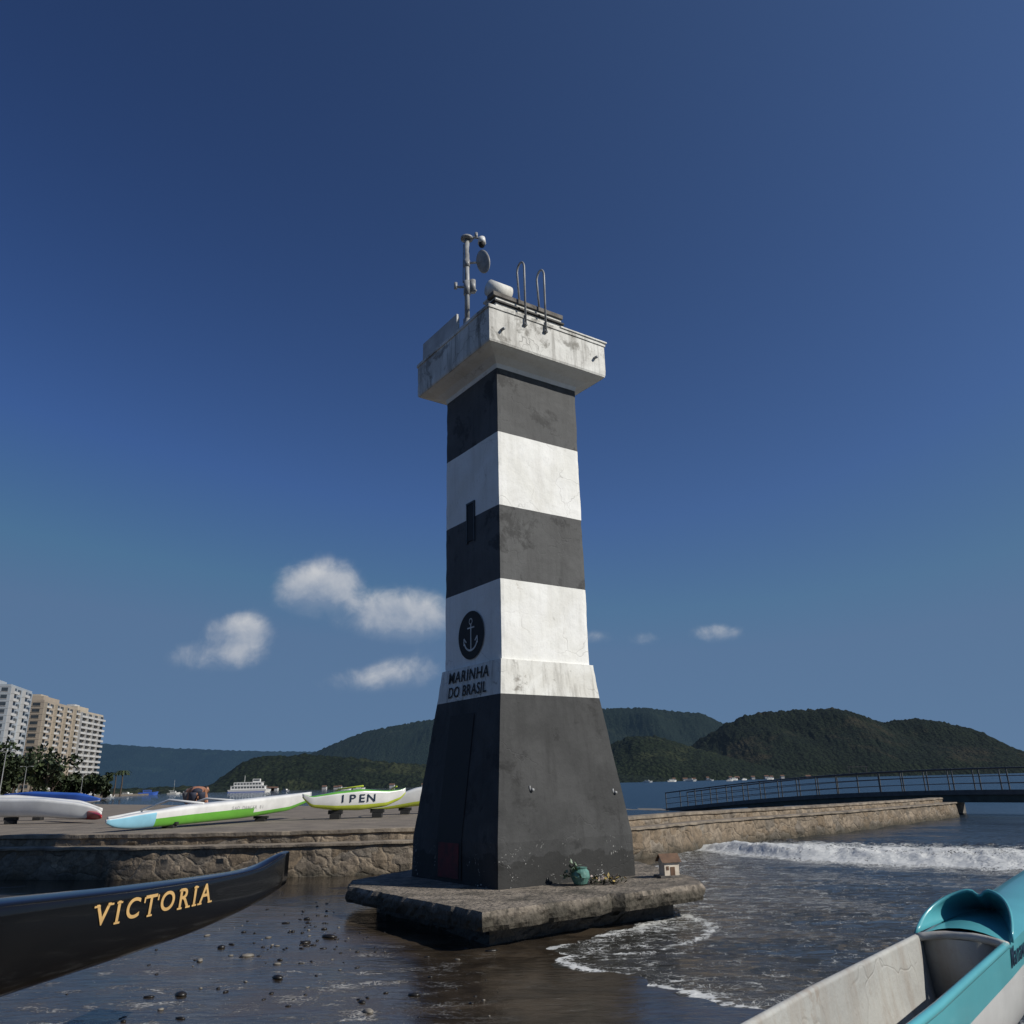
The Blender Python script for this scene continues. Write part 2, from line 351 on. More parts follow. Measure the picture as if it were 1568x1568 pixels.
prism('footing',poly,-.4,.20,simple('wet_dark_concrete',(.03,.028,.025),(.015,.014,.012),6,.5,.6,20,.03),.04,.12,FD,.42)
# ------------------------------------------------------------------ offerings
mb=MB()
prof=[(.0,.05),(.02,.09),(.10,.13),(.17,.12),(.20,.09),(.22,.10)]
mb.tube([(.80,11.92,.40+z) for z,r in prof],[r for z,r in prof],18,0)
for i in range(110):
    a=random.random()*6.28; r=random.random()*.18; c0=Vector((.78+r*math.cos(a)-.05,11.90+r*math.sin(a)*.8,.58+random.random()*.16*(1-r*3)-r*.6))
    d=Vector((random.uniform(-1,1),random.uniform(-1,1),random.uniform(-.2,1))).normalized()*.045; e=d.cross(Vector((0,0,1))).normalized()*.02
    mb.add([c0-e,c0+d,c0+e,c0-d*.6],[(0,1,2,3)],random.choice([1,1,2]))
mb.obj('vase_with_plants',[simple('teal_ceramic',(.12,.26,.22),(.05,.14,.12),14,.5),simple('leaf_green',(.07,.11,.04),(.03,.05,.02),9,.6),simple('pale_leaf',(.20,.26,.18),(.12,.17,.12),9,.6)],smooth=False)
mb=MB()
for i in range(150):
    a=random.random()*6.28; r=random.gauss(.16,.05); x=1.16+r*math.cos(a)*1.2; y=12.02+r*math.sin(a)*.8; z=.41+random.random()*.09
    d=Vector((random.uniform(-1,1),random.uniform(-1,1),random.uniform(-.3,1))).normalized()*.04; e=d.cross(Vector((.1,.2,1))).normalized()*.018
    mb.add([Vector((x,y,z))-e,Vector((x,y,z))+d,Vector((x,y,z))+e,Vector((x,y,z))-d],[(0,1,2,3)],random.choice([0,0,0,1,2]))
mb.obj('flower_wreath',[simple('dry_leaf',(.05,.06,.03),(.03,.03,.02),9),simple('yellow_flower',(.55,.40,.12),rough=.6),simple('pale_flower',(.6,.5,.45),rough=.6)])
mb=MB(); Ms=Matrix.Translation((2.10,12.62,.402))@Matrix.Rotation(.25,4,'Z')
mb.box((-.17,-.12,0),(.17,.14,.03),0,Ms); mb.box((-.10,-.10,.03),(.12,.10,.22),1,Ms)
mb.add([Ms@Vector(p) for p in ((-.14,-.13,.20),(.155,-.13,.20),(.155,0,.31),(-.14,0,.31),(-.14,.13,.20),(.155,.13,.20))],[(0,1,2,3),(3,2,5,4)],2)
mb.add([Ms@Vector(p) for p in ((-.10,-.10,.22),(-.10,.10,.22),(-.10,0,.30),(.12,-.10,.22),(.12,.10,.22),(.12,0,.30))],[(0,2,1),(3,4,5)],1)
mb.box((-.015,-.104,.03),(.055,-.10,.14),2,Ms); mb.box((-.075,-.104,.10),(-.035,-.10,.15),2,Ms)
mb.obj('shrine_house',[CONC,simple('cream_wood',(.74,.66,.54),(.55,.47,.37),8),simple('brown_wood',(.16,.09,.05),(.09,.05,.03),8)])
# ------------------------------------------------------------------ seawall
m,t,b,pos=newmat('rubble_stone',.85,.3)
mp=t.mapv(pos,(1,1,1.3)); ad=t.warp(mp,2.2,.55,5)
ve=t.n('ShaderNodeTexVoronoi',feature='DISTANCE_TO_EDGE'); ve.inputs['Scale'].default_value=2.3; t.l(ad,ve.inputs['Vector'])
vc=t.n('ShaderNodeTexVoronoi'); vc.inputs['Scale'].default_value=2.3; t.l(ad,vc.inputs['Vector'])
sx=t.n('ShaderNodeSeparateColor'); t.l(vc.outputs['Color'],sx.inputs[0])
stone=t.mix(sx.outputs[0],(.20,.15,.10),(.31,.25,.185)); stone=t.mix(t.ramp(sx.outputs[1],[(.6,0.),(.9,.6)]),stone,(.17,.16,.145))
stone=t.mix(t.ramp(t.noise(pos,7,7,.72),[(.42,0.),(.66,.85)]),stone,(.08,.066,.050))
joint=t.m('MULTIPLY',t.ramp(ve.outputs[0],[(.0,1.),(.05,0.)]),t.ramp(t.noise(pos,1.7,3),[(.38,.25),(.6,.9)]))
col=t.mix(joint,stone,t.mix(t.ramp(t.noise(pos,.8,3),[(.4,0.),(.6,1.)]),(.28,.24,.19),(.09,.078,.062)))
sz=t.n('ShaderNodeSeparateXYZ'); t.l(pos,sz.inputs[0])
col=t.mix(t.ramp(t.m('ADD',sz.outputs[2],t.m('MULTIPLY',t.noise(pos,2.5,5),.35)),[(.20,.8),(.45,0.)]),col,(.035,.033,.024))
t.l(col,b.inputs['Base Color'])
hh=t.m('ADD',t.m('MULTIPLY',t.ramp(ve.outputs[0],[(.0,0.),(.12,1.)]),.45),t.m('MULTIPLY',t.noise(pos,7,8,.72),1.))
t.l(t.bump(hh,.8,.05),b.inputs['Normal'])
STONE=m
CAP=simple('cap_concrete',(.27,.225,.17),(.12,.10,.08),3,.9,.6,14,.03)
wl=[(-34,24),(-20,20.3),(-11,18.25),(-7.4,17.4),(-4.5,17.2),(-2.2,17.5),(.5,18.7),(2.8,20.3),(5.2,23.4),(10.5,28.2),(17.3,35.2),(18.2,36.2)]
def resample(P,st):
    P=[Vector(p) for p in P]; o=[]
    for a,b_ in zip(P[:-1],P[1:]):
        k=max(1,int((b_-a).length/st))
        for j in range(k): o.append(a+(b_-a)*j/k)
    o.append(P[-1])
    for _ in range(12): o=[o[0]]+[(o[i-1]+o[i]*2+o[i+1])/4 for i in range(1,len(o)-1)]+[o[-1]]
    return o
pl=resample(wl,.16)
def wallstrip(name,prof,mats,midx,parent,amp=.03):
    vs=[];fs=[];mi=[]
    n=len(pl)
    for i,p in enumerate(pl):
        d=(pl[min(i+1,n-1)]-pl[max(i-1,0)]).normalized(); nn=Vector((-d.y,d.x))
        for (o,z,am) in prof:
            zz=z*np.interp(p.x,[3,17],[1,.86])
            k=amp*am*(nz(p.x,p.y,z,2.5)*1.0+nz(p.x,p.y,z,7)*.7)
            vs.append((p.x+nn.x*(o+k),p.y+nn.y*(o+k),zz+am*.025*nz(p.x,p.y,z+9,3)))
    m_=len(prof)
    for i in range(n-1):
        for j in range(m_-1): fs.append((i*m_+j,(i+1)*m_+j,(i+1)*m_+j+1,i*m_+j+1)); mi.append(midx[j])
    fs.append(tuple(range(m_))); mi.append(0); fs.append(tuple((n-1)*m_+j for j in range(m_-1,-1,-1))); mi.append(0)
    return mesh(name,vs,fs,mats,mi,parent)
SW=empty('seawall')
pf=[(-.02,-.5,1)]+[(-.02+.03*j/8,-.1+.72*j/8,1) for j in range(9)]+[(-.04,.625,.7),(-.04,.665,.7),(.0,.68,.5),(.25,.675,.5),(.52,.67,.3)]
wallstrip('lower_wall',pf+[(.525,-.5,0)],[STONE,CAP],[0]*9+[1]*6,SW,.045)
pf=[(.53,.3,0),(.53,.67,.6),(.53,.74,1),(.54,.80,1),(.50,.82,.6),(.50,.885,.6),(.54,.895,.4),(1.0,.89,.3),(1.02,-.5,0)]
wallstrip('upper_wall',pf,[STONE,CAP],[0,0,0,0,1,1,1,0],SW,.045)
# ------------------------------------------------------------------ plaza and left shore
SANDG=simple('promenade_sand',(.22,.185,.145),(.13,.11,.09),1.2,.95,.6,18,.03)
pz=[(p.x+( -(pl[min(i+1,len(pl)-1)]-pl[max(i-1,0)]).normalized().y)*1.01,p.y+((pl[min(i+1,len(pl)-1)]-pl[max(i-1,0)]).normalized().x)*1.01) for i,p in enumerate(pl) if p.x<1.2]
pp=pz[::4]+[(1.0,26),(-2.5,38),(-14,47),(-38,75),(-75,150),(-128,240),(-165,330),(-240,560),(-420,900),(-1500,900),(-1500,200),(-200,60)]
mesh('promenade_ground',[(x,y,.862) for x,y in pp]+[(x,y,-.6) for x,y in pp],[tuple(range(len(pp)))]+[(i,i+len(pp),(i+1)%len(pp)+len(pp),(i+1)%len(pp)) for i in range(len(pp))],SANDG)
# ------------------------------------------------------------------ wet sand + water
def shoreX(y): 
    return np.interp(y,[0,3,5,7,8.1,9,10,11,13,17,20,24],[6,4.4,3.1,1.85,1.06,.3,0.0,1.3,2.0,2.4,3.2,3.6])
def axis(lo,hi,step,far_lo,far_hi,g=1.22):
    c_=list(np.arange(lo,hi+1e-6,step)); s_=step;x=hi
    while x<far_hi: s_*=g; x+=s_; c_.append(x)
    s_=step;x=lo;pre=[]
    while x>far_lo: s_*=g; x-=s_; pre.append(x)
    return np.array(pre[::-1]+c_)
def grid(name,xs,ys,zf,mat,attrs=None,smooth=True):
    Xg,Yg=np.meshgrid(xs,ys); Z=zf(Xg,Yg); V=np.stack([Xg,Yg,Z],-1).reshape(-1,3); nx,ny=len(xs),len(ys)
    idx=np.arange(nx*ny).reshape(ny,nx); Fq=np.stack([idx[:-1,:-1],idx[:-1,1:],idx[1:,1:],idx[1:,:-1]],-1).reshape(-1,4)
    me=bpy.data.meshes.new(name); me.vertices.add(len(V)); me.vertices.foreach_set('co',V.ravel()); me.loops.add(Fq.size); me.loops.foreach_set('vertex_index',Fq.ravel().astype(np.int32))
    me.polygons.add(len(Fq)); me.polygons.foreach_set('loop_start',np.arange(0,Fq.size,4,dtype=np.int32)); me.polygons.foreach_set('loop_total',np.full(len(Fq),4,dtype=np.int32))
    me.polygons.foreach_set('use_smooth',np.ones(len(Fq),dtype=bool)); me.update(calc_edges=True); me.validate()
    for k,fn in (attrs or {}).items():
        a=me.attributes.new(k,'FLOAT','POINT'); a.data.foreach_set('value',fn(Xg,Yg).ravel().astype(np.float32))
    me.materials.append(mat); o=bpy.data.objects.new(name,me); return link(o)
rng=np.random.RandomState(3)
def waves(Xg,Yg,lst):
    z=0
    for (kx,ky,a,ph) in lst: z=z+a*np.sin(kx*Xg+ky*Yg+ph)
    return z
W1=[(rng.normal(0,1.)*s,rng.normal(0,1.)*s,1./n,rng.rand()*6.28) for s in (.6,1.3,2.6,5.) for n in (3,4,5,6)]
def cheapnoise(Xg,Yg,s=1.): return waves(Xg*s,Yg*s,W1)/1.6
def sdist(Xg,Yg): return (Xg-shoreX(Yg))*.75+.18*cheapnoise(Xg,Yg,1.1)   # + = water side
sandz=lambda X_,Y_: np.clip(-.018*sdist(X_,Y_)+.004*cheapnoise(X_,Y_,2.)*(sdist(X_,Y_)<4),-.7,.07)
def brk(Xg,Yg):
    lo=np.interp(Xg,[3.5,4.5,6.2,9.4,13,20],[24.4,22.9,19.4,16.3,14.0,12]); hi=np.interp(Xg,[3.5,4.5,7.5,11.8,20],[25.2,25.2,25.2,22.5,20])
    lo=lo+.25*cheapnoise(Xg,Yg,.9); tt=(Yg-lo)/np.maximum(hi-lo,.3); return tt
def foamf(Xg,Yg):
    d=sdist(Xg,Yg)
    fo=np.exp(-((d-.05)/.05)**2)*.8*(Yg<10.6)+np.exp(-((d-.12)/.12)**2)*.3*(Yg>=10.6)
    fo=fo+.34*np.exp(-np.clip(d,0,None)/1.6)*(d>0)
    arc=np.hypot(Xg-.6,(Yg-11.2)); fo=fo+.5*np.exp(-((arc-1.75+.08*cheapnoise(Xg,Yg,2))/.05)**2)*(Xg>1.0)*(Yg<12.3)+.08*(arc<1.7)*(Xg>.6)*(Yg<12)
    tt=brk(Xg,Yg); band=np.clip(1-np.abs(tt-.35)/.75,0,1)*(Xg>4.0)*np.clip((Xg-4.0)/.5,0,1)*np.clip((26-Xg)/8,0,1)
    fo=fo+band*1.0+.9*np.exp(-((tt-.02)/.06)**2)*(Xg>4.2)*(Xg<24)
    fo=fo+.24*np.clip(1-np.abs(Xg-5)/8,0,1)*(Yg<24)
    return np.clip(fo,0,1.3)
def waterz(Xg,Yg):
    d=sdist(Xg,Yg); a=np.clip(d/3,0.05,1)*np.clip(60/np.maximum(np.hypot(Xg,Yg),1),0,1)
    z=a*.016*cheapnoise(Xg,Yg,1.7)+a*.02*np.sin(2.2*(Yg*.8+Xg*.55)+1.2*cheapnoise(Xg,Yg,.5))
    tt=brk(Xg,Yg); m_=(Xg>3.8)*np.clip((Xg-4.)/1.5,0,1)*np.clip((26-Xg)/8,0,1)
    z=z+m_*(.20*np.exp(-((tt-.12)/.11)**2)*(tt<.12)+.20*np.exp(-((tt-.12)/.35)**2)*(tt>=.12))*(1+.4*cheapnoise(Xg,Yg,2.5))+m_*.05*np.exp(-((tt-.9)/.2)**2)*cheapnoise(Xg,Yg,3)
    return z
m,t,b,pos=newmat('wet_sand',.12,.5)
sm=t.noise(t.mapv(pos,(1,1.7,1)),.75,5,.62,.4)
wet=t.ramp(sm,[(.50,0.),(.60,1.)])
col=t.mix(t.ramp(t.noise(pos,3.,6,.65),[(.4,0.),(.65,1.)]),(.042,.032,.022),(.022,.017,.012))
col=t.mix(t.m('MULTIPLY',wet,.6),col,(.080,.060,.040))
v=t.n('ShaderNodeTexVoronoi',feature='DISTANCE_TO_EDGE'); v.inputs['Scale'].default_value=13.; t.l(t.warp(pos,4.,.5),v.inputs['Vector'])
at=t.n('ShaderNodeAttribute',attribute_name='foamy')
msk=t.m('MULTIPLY',t.ramp(t.noise(t.mapv(pos,(1,2.0,1)),1.5,9,.78,.5),[(.54,0.),(.64,1.)]),at.outputs['Fac'])
fo=t.m('MULTIPLY',msk,t.ramp(v.outputs[0],[(.05,1.),(.18,.12)]))
sp2=t.m('MULTIPLY',t.ramp(t.noise(pos,17,5,.75),[(.65,0.),(.69,1.)]),at.outputs['Fac'])
fo=t.m('MAXIMUM',fo,t.m('MULTIPLY',sp2,.8))
col=t.mix(fo,col,(.50,.49,.46)); gr=t.ramp(t.noise(pos,60,3),[(.62,0.),(.7,.3)]); col=t.mix(gr,col,(.09,.075,.06))
t.l(col,b.inputs['Base Color'])
rg=t.m('ADD',.02,t.m('MULTIPLY',wet,.22)); rg=t.m('ADD',rg,t.m('MULTIPLY',fo,.6)); t.l(rg,b.inputs['Roughness'])
hgt=t.m('ADD',t.m('MULTIPLY',t.noise(t.mapv(pos,(1,2.6,1)),4,6,.58,.3),.8),t.m('MULTIPLY',t.noise(pos,26,4),t.m('MULTIPLY',wet,.4))); hgt=t.m('ADD',hgt,t.m('MULTIPLY',fo,.5))
t.l(t.bump(hgt,.36,.03),b.inputs['Normal'])
WSAND=m
def foamy(Xg,Yg): return np.clip(.08+.95*np.clip((-.2-Xg)/1.2,0,1)*np.clip((10.4-Yg)/2,0,1),0,1)
grid('wet_sand_ground',axis(-9,5,.1,-9000,9000),axis(2.5,18,.1,-300,9000),sandz,WSAND,{'foamy':foamy})
m,t,b,pos=newmat('sea_water',.06,.5)
b.inputs['IOR'].default_value=1.33
at=t.n('ShaderNodeAttribute',attribute_name='foam')
dist=t.n('ShaderNodeVectorMath',operation='LENGTH'); t.l(pos,dist.inputs[0])
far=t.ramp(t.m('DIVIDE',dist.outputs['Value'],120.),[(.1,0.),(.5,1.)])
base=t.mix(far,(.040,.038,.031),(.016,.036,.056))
wv=t.warp(pos,2.5,.6,4)
v=t.n('ShaderNodeTexVoronoi',feature='DISTANCE_TO_EDGE'); v.inputs['Scale'].default_value=7.; t.l(wv,v.inputs['Vector'])
v3=t.n('ShaderNodeTexVoronoi',feature='DISTANCE_TO_EDGE'); v3.inputs['Scale'].default_value=19.; t.l(wv,v3.inputs['Vector'])
web=t.m('MAXIMUM',t.m('SUBTRACT',1.,t.m('MULTIPLY',v.outputs[0],9.)),t.m('SUBTRACT',.8,t.m('MULTIPLY',v3.outputs[0],9.)))
fn=t.noise(t.mapv(pos,(1,1.6,1),(0,0,.5)),3.0,8,.75,.3)
fo=t.m('ADD',t.m('MULTIPLY',at.outputs['Fac'],1.15),t.m('MULTIPLY',t.m('SUBTRACT',fn,.5),1.9))
fo=t.m('ADD',fo,t.m('MULTIPLY',web,.38))
fo=t.m('MULTIPLY',t.ramp(fo,[(.68,0.),(.95,1.)]),t.m('MULTIPLY',at.outputs['Fac'],6.,clamp=True))
col=t.mix(fo,base,(.58,.59,.58)); t.l(col,b.inputs['Base Color'])
t.l(t.m('ADD',t.m('ADD',.05,t.m('MULTIPLY',far,.22)),t.m('MULTIPLY',fo,.6)),b.inputs['Roughness'])
h=t.m('ADD',t.m('MULTIPLY',t.noise(t.mapv(pos,(1,1.6,1),(0,0,.5)),3.2,6,.6,.4),1.),t.m('MULTIPLY',t.noise(t.mapv(pos,(1,1.8,1),(0,0,.5)),.35,4,.6),3.))
h=t.m('ADD',h,t.m('MULTIPLY',fo,.35))
t.l(t.bump(h,.8,.09),b.inputs['Normal'])
WATER=m
grid('sea_water',axis(-4,17,.085,-9000,9000),axis(3,30,.085,-300,9000),waterz,WATER,{'foam':foamf})
# pebbles and seaweed scraps on the sand
mb=MB()
for i in range(170):
    if random.random()<.65: x=random.gauss(-2.5,.6); y=random.gauss(11.0,1.3)
    else: x=random.uniform(-3.2,-.2); y=random.uniform(7.0,10.)
    if y<6.6 or x>0 or (abs(x)<2.4 and y>9.8+abs(x)*.7): continue
    r=random.uniform(.007,.022)*(2.4 if random.random()<.08 else 1)
    Mx=Matrix.Rotation(random.random()*3,3,'Z'); mb.ell((x,y,float(sandz(np.array(x),np.array(y)))+r*.2),(r*random.uniform(1,2.6),r,r*.5),6,4,random.choice([0,0,0,0,1]),Mx)
mb.obj('beach_pebbles',[simple('dark_pebble',(.016,.014,.012),rough=.4),simple('shell_bits',(.20,.18,.15),rough=.6)],smooth=True)
# ------------------------------------------------------------------ canoes
def canoe(name,P0,P1,st,mats,parent,nseg=60,split=(.0,.5),deck=.04,nside=9,bow=None,smoothn=2):
    """st: (t,halfwidth,ztop,zbottom) ; closed hull with crowned deck"""
    P0=Vector(P0);P1=Vector(P1); d=(P1-P0).normalized(); nn=Vector((d.y,-d.x))
    ts=[s[0] for s in st]; tt=np.linspace(0,1,nseg+1); vs=[];fs=[];mi=[]
    def ip(k):
        v=np.interp(tt,ts,[s[k] for s in st]); 
        for _ in range(smoothn): v[1:-1]=(v[:-2]+2*v[1:-1]+v[2:])/4
        return v
    hw,zt,zb=ip(1),ip(2),ip(3); ring=[]
    for j in range(nside+1):
        a=j/nside*math.pi/2; ring.append((math.cos(a)**.55,1-math.sin(a)**1.25,j/nside))
    ringL=[(-x,z,s) for x,z,s in ring[-2::-1]]; ring=ring+ringL
    dk=[(-.75,1+deck*4,-1),(0,1+deck*6,-1),(.75,1+deck*4,-1)]; ring+=dk; N=len(ring)
    for i,T in enumerate(tt):
        p=P0+(P1-P0)*T; h=zt[i]-zb[i]
        for (x,z,_) in ring: 
            zz=zb[i]+h*z if z<=1 else zt[i]+(z-1)*hw[i]
            vs.append((p.x+nn.x*x*hw[i],p.y+nn.y*x*hw[i],zz))
    for i in range(nseg):
        for k in range(N):
            k2=(k+1)%N; fs.append((i*N+k,i*N+k2,(i+1)*N+k2,(i+1)*N+k))
            z=(ring[k][1]+ring[k2][1])/2
            if z>=1: mi.append(0)
            else:
                thr=split(tt[i]) if callable(split) else split[1]
                m_=1 if z>thr else 2
                if bow and tt[i]<bow: m_=3
                mi.append(m_)
    fs.append(tuple(range(N-1,-1,-1))); mi.append(1); fs.append(tuple(nseg*N+k for k in range(N))); mi.append(1)
    return mesh(name,vs,fs,mats,mi,parent,True)
def gloss(name,c,rough=.18): return simple(name,c,tuple(x*.85 for x in c),2.5,rough,.03,6,.01,.5,0,.3)
GB=gloss('black_gelcoat',(.006,.006,.006),.16); GW=gloss('white_gelcoat',(.72,.72,.70),.25); GT=gloss('teal_gelcoat',(.10,.40,.45),.3)
GG=gloss('green_gelcoat',(.14,.42,.05),.3); GY=gloss('yellow_gelcoat',(.50,.58,.06),.3); GBl=gloss('blue_tarp',(.03,.10,.42),.5); GR=gloss('red_gelcoat',(.40,.03,.03),.3); GLB=gloss('light_blue_gelcoat',(.25,.52,.66),.3)
GOLD=simple('gold_lettering',(.62,.40,.16),(.50,.32,.13),10,.35,0)
BC=empty('black_outrigger_canoe')
P0=(-4.43,-2.0);P1=(-1.79,6.83)
Y=lambda y:(y+2.0)/8.83
st=[(0,.05,1.30,1.1),(Y(-1),.17,1.25,.85),(Y(1),.21,1.22,.78),(Y(3),.215,1.20,.77),(Y(4.3),.20,1.192,.775),(Y(5.17),.165,1.155,.81),(Y(5.78),.13,1.145,.84),(Y(6.2),.09,1.145,.885),(Y(6.45),.07,1.155,.92),(Y(6.62),.055,1.19,.955),(Y(6.75),.045,1.232,.98),(1,.03,1.24,1.01)]
canoe('hull',(P0[0]-.17,P0[1]+.05),(P1[0]-.02,P1[1]),st,[GB,GB,GB],BC,110,deck=.03,nside=12)
d=Vector((P1[0]-P0[0],P1[1]-P0[1],0)).normalized(); nn=Vector((d.y,-d.x,0))
bpy.context.view_layer.update()
hull=[o for o in BC.children if o.name.startswith('hull')][0]
def on_hull(o_,s,zc,P0_,d_,nn_):
    org=Vector((P0_[0],P0_[1],0))+d_*s+nn_*1.5; org.z=zc
    ok,loc,nrm,_=o_.ray_cast(org,-nn_)
    if not ok: return org-nn_*1.4,nn_
    if nrm.dot(nn_)<0: nrm=-nrm
    return loc,nrm
def hull_text(prefix,body,size,s0,ds,zfun,o_,P0_,d_,nn_,mat,par,xs=1.,shear=0.,spac=None,off=.004,serif=0):
    s=s0
    for i,ch in enumerate(body):
        w_=(spac or {}).get(ch,1.)*ds; sc_=s+w_/2; s+=w_
        if ch==' ': continue
        loc,nrm=on_hull(o_,sc_,zfun(sc_),P0_,d_,nn_)
        x=(d_-nrm*d_.dot(nrm)).normalized(); y=nrm.cross(x)
        Mx=Matrix.Identity(4)
        for k in range(3): Mx[k][0]=x[k];Mx[k][1]=y[k];Mx[k][2]=nrm[k];Mx[k][3]=loc[k]+nrm[k]*off
        text(prefix+'_'+str(i),ch,size,Mx,mat,par,.001,xs,1,.002,shear)
        if serif:
            S_={'V':([-.30,.30],[]),'I':([0],[0]),'C':([],[]),'T':([],[0]),'O':([],[]),'R':([-.2],[-.2,.28]),'A':([],[-.33,.33])}[ch]
            cap=size*.345; sb=MB(); e=.0012
            for lst,yy_ in ((S_[0],cap),(S_[1],-cap)):
                for xo in lst:
                    xo*=size*xs; sb.box((xo-.022,yy_-.006,e),(xo+.022,yy_+.004,e+.002),0,Mx)
            if ch=='T': sb.box((-.058*xs,cap-.03,e),(-.048*xs,cap,e+.002),0,Mx); sb.box((.048*xs,cap-.03,e),(.058*xs,cap,e+.002),0,Mx)
            if sb.v: sb.obj('serif_'+str(i),[mat],par)
P0h=(P0[0]-.17,P0[1]+.05)
sy=lambda y:(y-P0h[1])/d.y
hull_text('letter','VICTORIA',.150,sy(4.86),.140,lambda s:1.075,hull,P0h,d,nn,GOLD,BC,1.12,0,{'I':.6,'V':1.1,'C':1.1,'T':1.,'O':1.2},serif=1)
mb=MB()
for y in (.4,3.0):
    p=Vector((P0h[0],P0h[1],0))+d*sy(y)
    for s_ in (-1,1):
        for e in (-1,1): mb.tube([p+nn*s_*.40+d*e*.22+Vector((0,0,-.02)),p+nn*s_*.14+d*e*.05+Vector((0,0,.78))],.022,8)
    mb.tube([p-nn*.42+Vector((0,0,.755)),p+nn*.42+Vector((0,0,.755))],.025,8)
mb.obj('trestles',[DARKMETAL],BC,True)
# teal / white canoe with open cockpit, bottom right
TC=empty('teal_outrigger_canoe')
A0=Vector((.05,1.98,0)); ax=Vector((.635,.7725,0)).normalized(); nr=Vector((ax.y,-ax.x,0))
GRIM=paint('worn_white_hull',(.44,.44,.41),(.20,.13,.08),(.36,.36,.34),.5,.60,.12,.5,blota=.5)
vs=[];fs=[];mi=[]
S=np.linspace(0,9.0,91)
def hwid(s): return float(np.interp(s,[0,1,2.,3.4,5,7,9],[.16,.23,.24,.215,.20,.15,.03]))
def zg(s): return float(np.interp(s,[0,3.4,5,7,9],[.90,.90,.93,1.0,1.12]))
def zk(s): return float(np.interp(s,[0,3.4,6,9],[.46,.44,.50,.9]))
ring=[(math.cos(a)**.55,1-math.sin(a)**1.3) for a in np.linspace(0,math.pi/2,20)]
ring=ring+[(-x,z) for x,z in ring[-2::-1]]; N=len(ring)
for s in S:
    c_=A0+ax*s
    for x,z in ring:
        pnt=c_+nr*x*hwid(s); vs.append((pnt.x,pnt.y,zk(s)+(zg(s)-zk(s))*z))
for i in range(len(S)-1):
    for k in range(N-1):
        fs.append((i*N+k,i*N+k+1,(i+1)*N+k+1,(i+1)*N+k)); zc_=(ring[k][1]+ring[k+1][1])/2; mi.append(0 if zc_>.72 else 1)
thull=mesh('hull',vs,fs,[GT,GW],mi,TC,True)
vs=[];fs=[];mi=[]; S2=np.linspace(0.35,3.42,40); ring2=[(math.cos(a)**.4,1-math.sin(a)**1.1) for a in np.linspace(0,math.pi/2,9)]; ring2=ring2+[(-x,z) for x,z in ring2[-2::-1]]; N2=len(ring2)
for s in S2:
    c_=A0+ax*s
    for x,z in ring2:
        pnt=c_+nr*x*(hwid(s)-.03); vs.append((pnt.x,pnt.y,zk(s)+.05+(zg(s)-zk(s)-.05)*z))
for i in range(len(S2)-1):
    for k in range(N2-1): fs.append((i*N2+k,i*N2+k+1,(i+1)*N2+k+1,(i+1)*N2+k))
fs.append(tuple(range(N2))); fs.append(tuple((len(S2)-1)*N2+k for k in range(N2-1,-1,-1)))
mesh('cockpit_liner',vs,fs,[GRIM],None,TC,True)
mb=MB()
for sgn in (-1,1):
    pts=[A0+ax*s+nr*sgn*(hwid(s)-.012)+Vector((0,0,zg(s))) for s in np.linspace(.3,3.4,30)]
    mb.tube(pts,.018,8,0 if sgn<0 else 1)
mb.tube([A0+ax*(3.43-.05*(x*x))+nr*x*.212+Vector((0,0,.90+.02*(1-x*x*1.))) for x in np.linspace(-1,1,11)],.02,8,0)
mb.obj('cockpit_rim',[GRIM,GT],TC,True)
vs=[];fs=[]; S3=np.linspace(3.43,9,50); nd=9
for s in S3:
    c_=A0+ax*s
    for x in np.linspace(1,-1,nd):
        pnt=c_+nr*x*hwid(s); vs.append((pnt.x,pnt.y,zg(s)+.05*(1-x*x)*hwid(s)/.2))
for i in range(len(S3)-1):
    for k in range(nd-1): fs.append((i*nd+k,(i+1)*nd+k,(i+1)*nd+k+1,i*nd+k+1))
mesh('deck',vs,fs,[GT],None,TC,True)
# splash guard: raked shell opening towards the cockpit, with a centre crease
vs=[];fs=[];na=32;ns=14
for j in range(ns+1):
    q_=j/ns
    for k in range(na+1):
        a=math.pi*k/na; rr=.200*(1-q_)**.7+.02
        sk_=.5+.5*(-math.cos(a)); hz=(.145+.075*sk_)*(1-q_)**1.2*math.sin(a)**.7
        fold=-.035*math.exp(-((a-math.pi*.55)/.13)**2)*(1-q_)
        s=3.43+.70*q_+.38*math.sin(a)**.8*(1-q_)
        c_=A0+ax*s-nr*math.cos(a)*rr
        vs.append((c_.x,c_.y,.91+hz+fold+.055*q_))
for j in range(ns):
    for k in range(na): fs.append((j*(na+1)+k,(j+1)*(na+1)+k,(j+1)*(na+1)+k+1,j*(na+1)+k+1))
o=mesh('splash_guard',vs,fs,[GT],None,TC,True); md=o.modifiers.new('solid','SOLIDIFY'); md.thickness=.012
NAVY=simple('navy_lettering',(.01,.03,.06),rough=.4)
bpy.context.view_layer.update()
hull_text('letter','Manawa',.12,3.37,.072,lambda s:.842,thull,(A0.x,A0.y),ax,nr,NAVY,TC,.9,.35,{'M':1.3})
mb=MB()
for s in (1.0,6.4):
    p=A0+ax*s
    for s_ in (-1,1):
        for e in (-1,1): mb.tube([p+nr*s_*.34+ax*e*.2+Vector((0,0,-.05)),p+nr*s_*.12+ax*e*.04+Vector((0,0,.46))],.02,8)
    mb.tube([p-nr*.32+Vector((0,0,.44)),p+nr*.32+Vector((0,0,.44))],.022,8)
mb.obj('trestles',[DARKMETAL],TC,True)
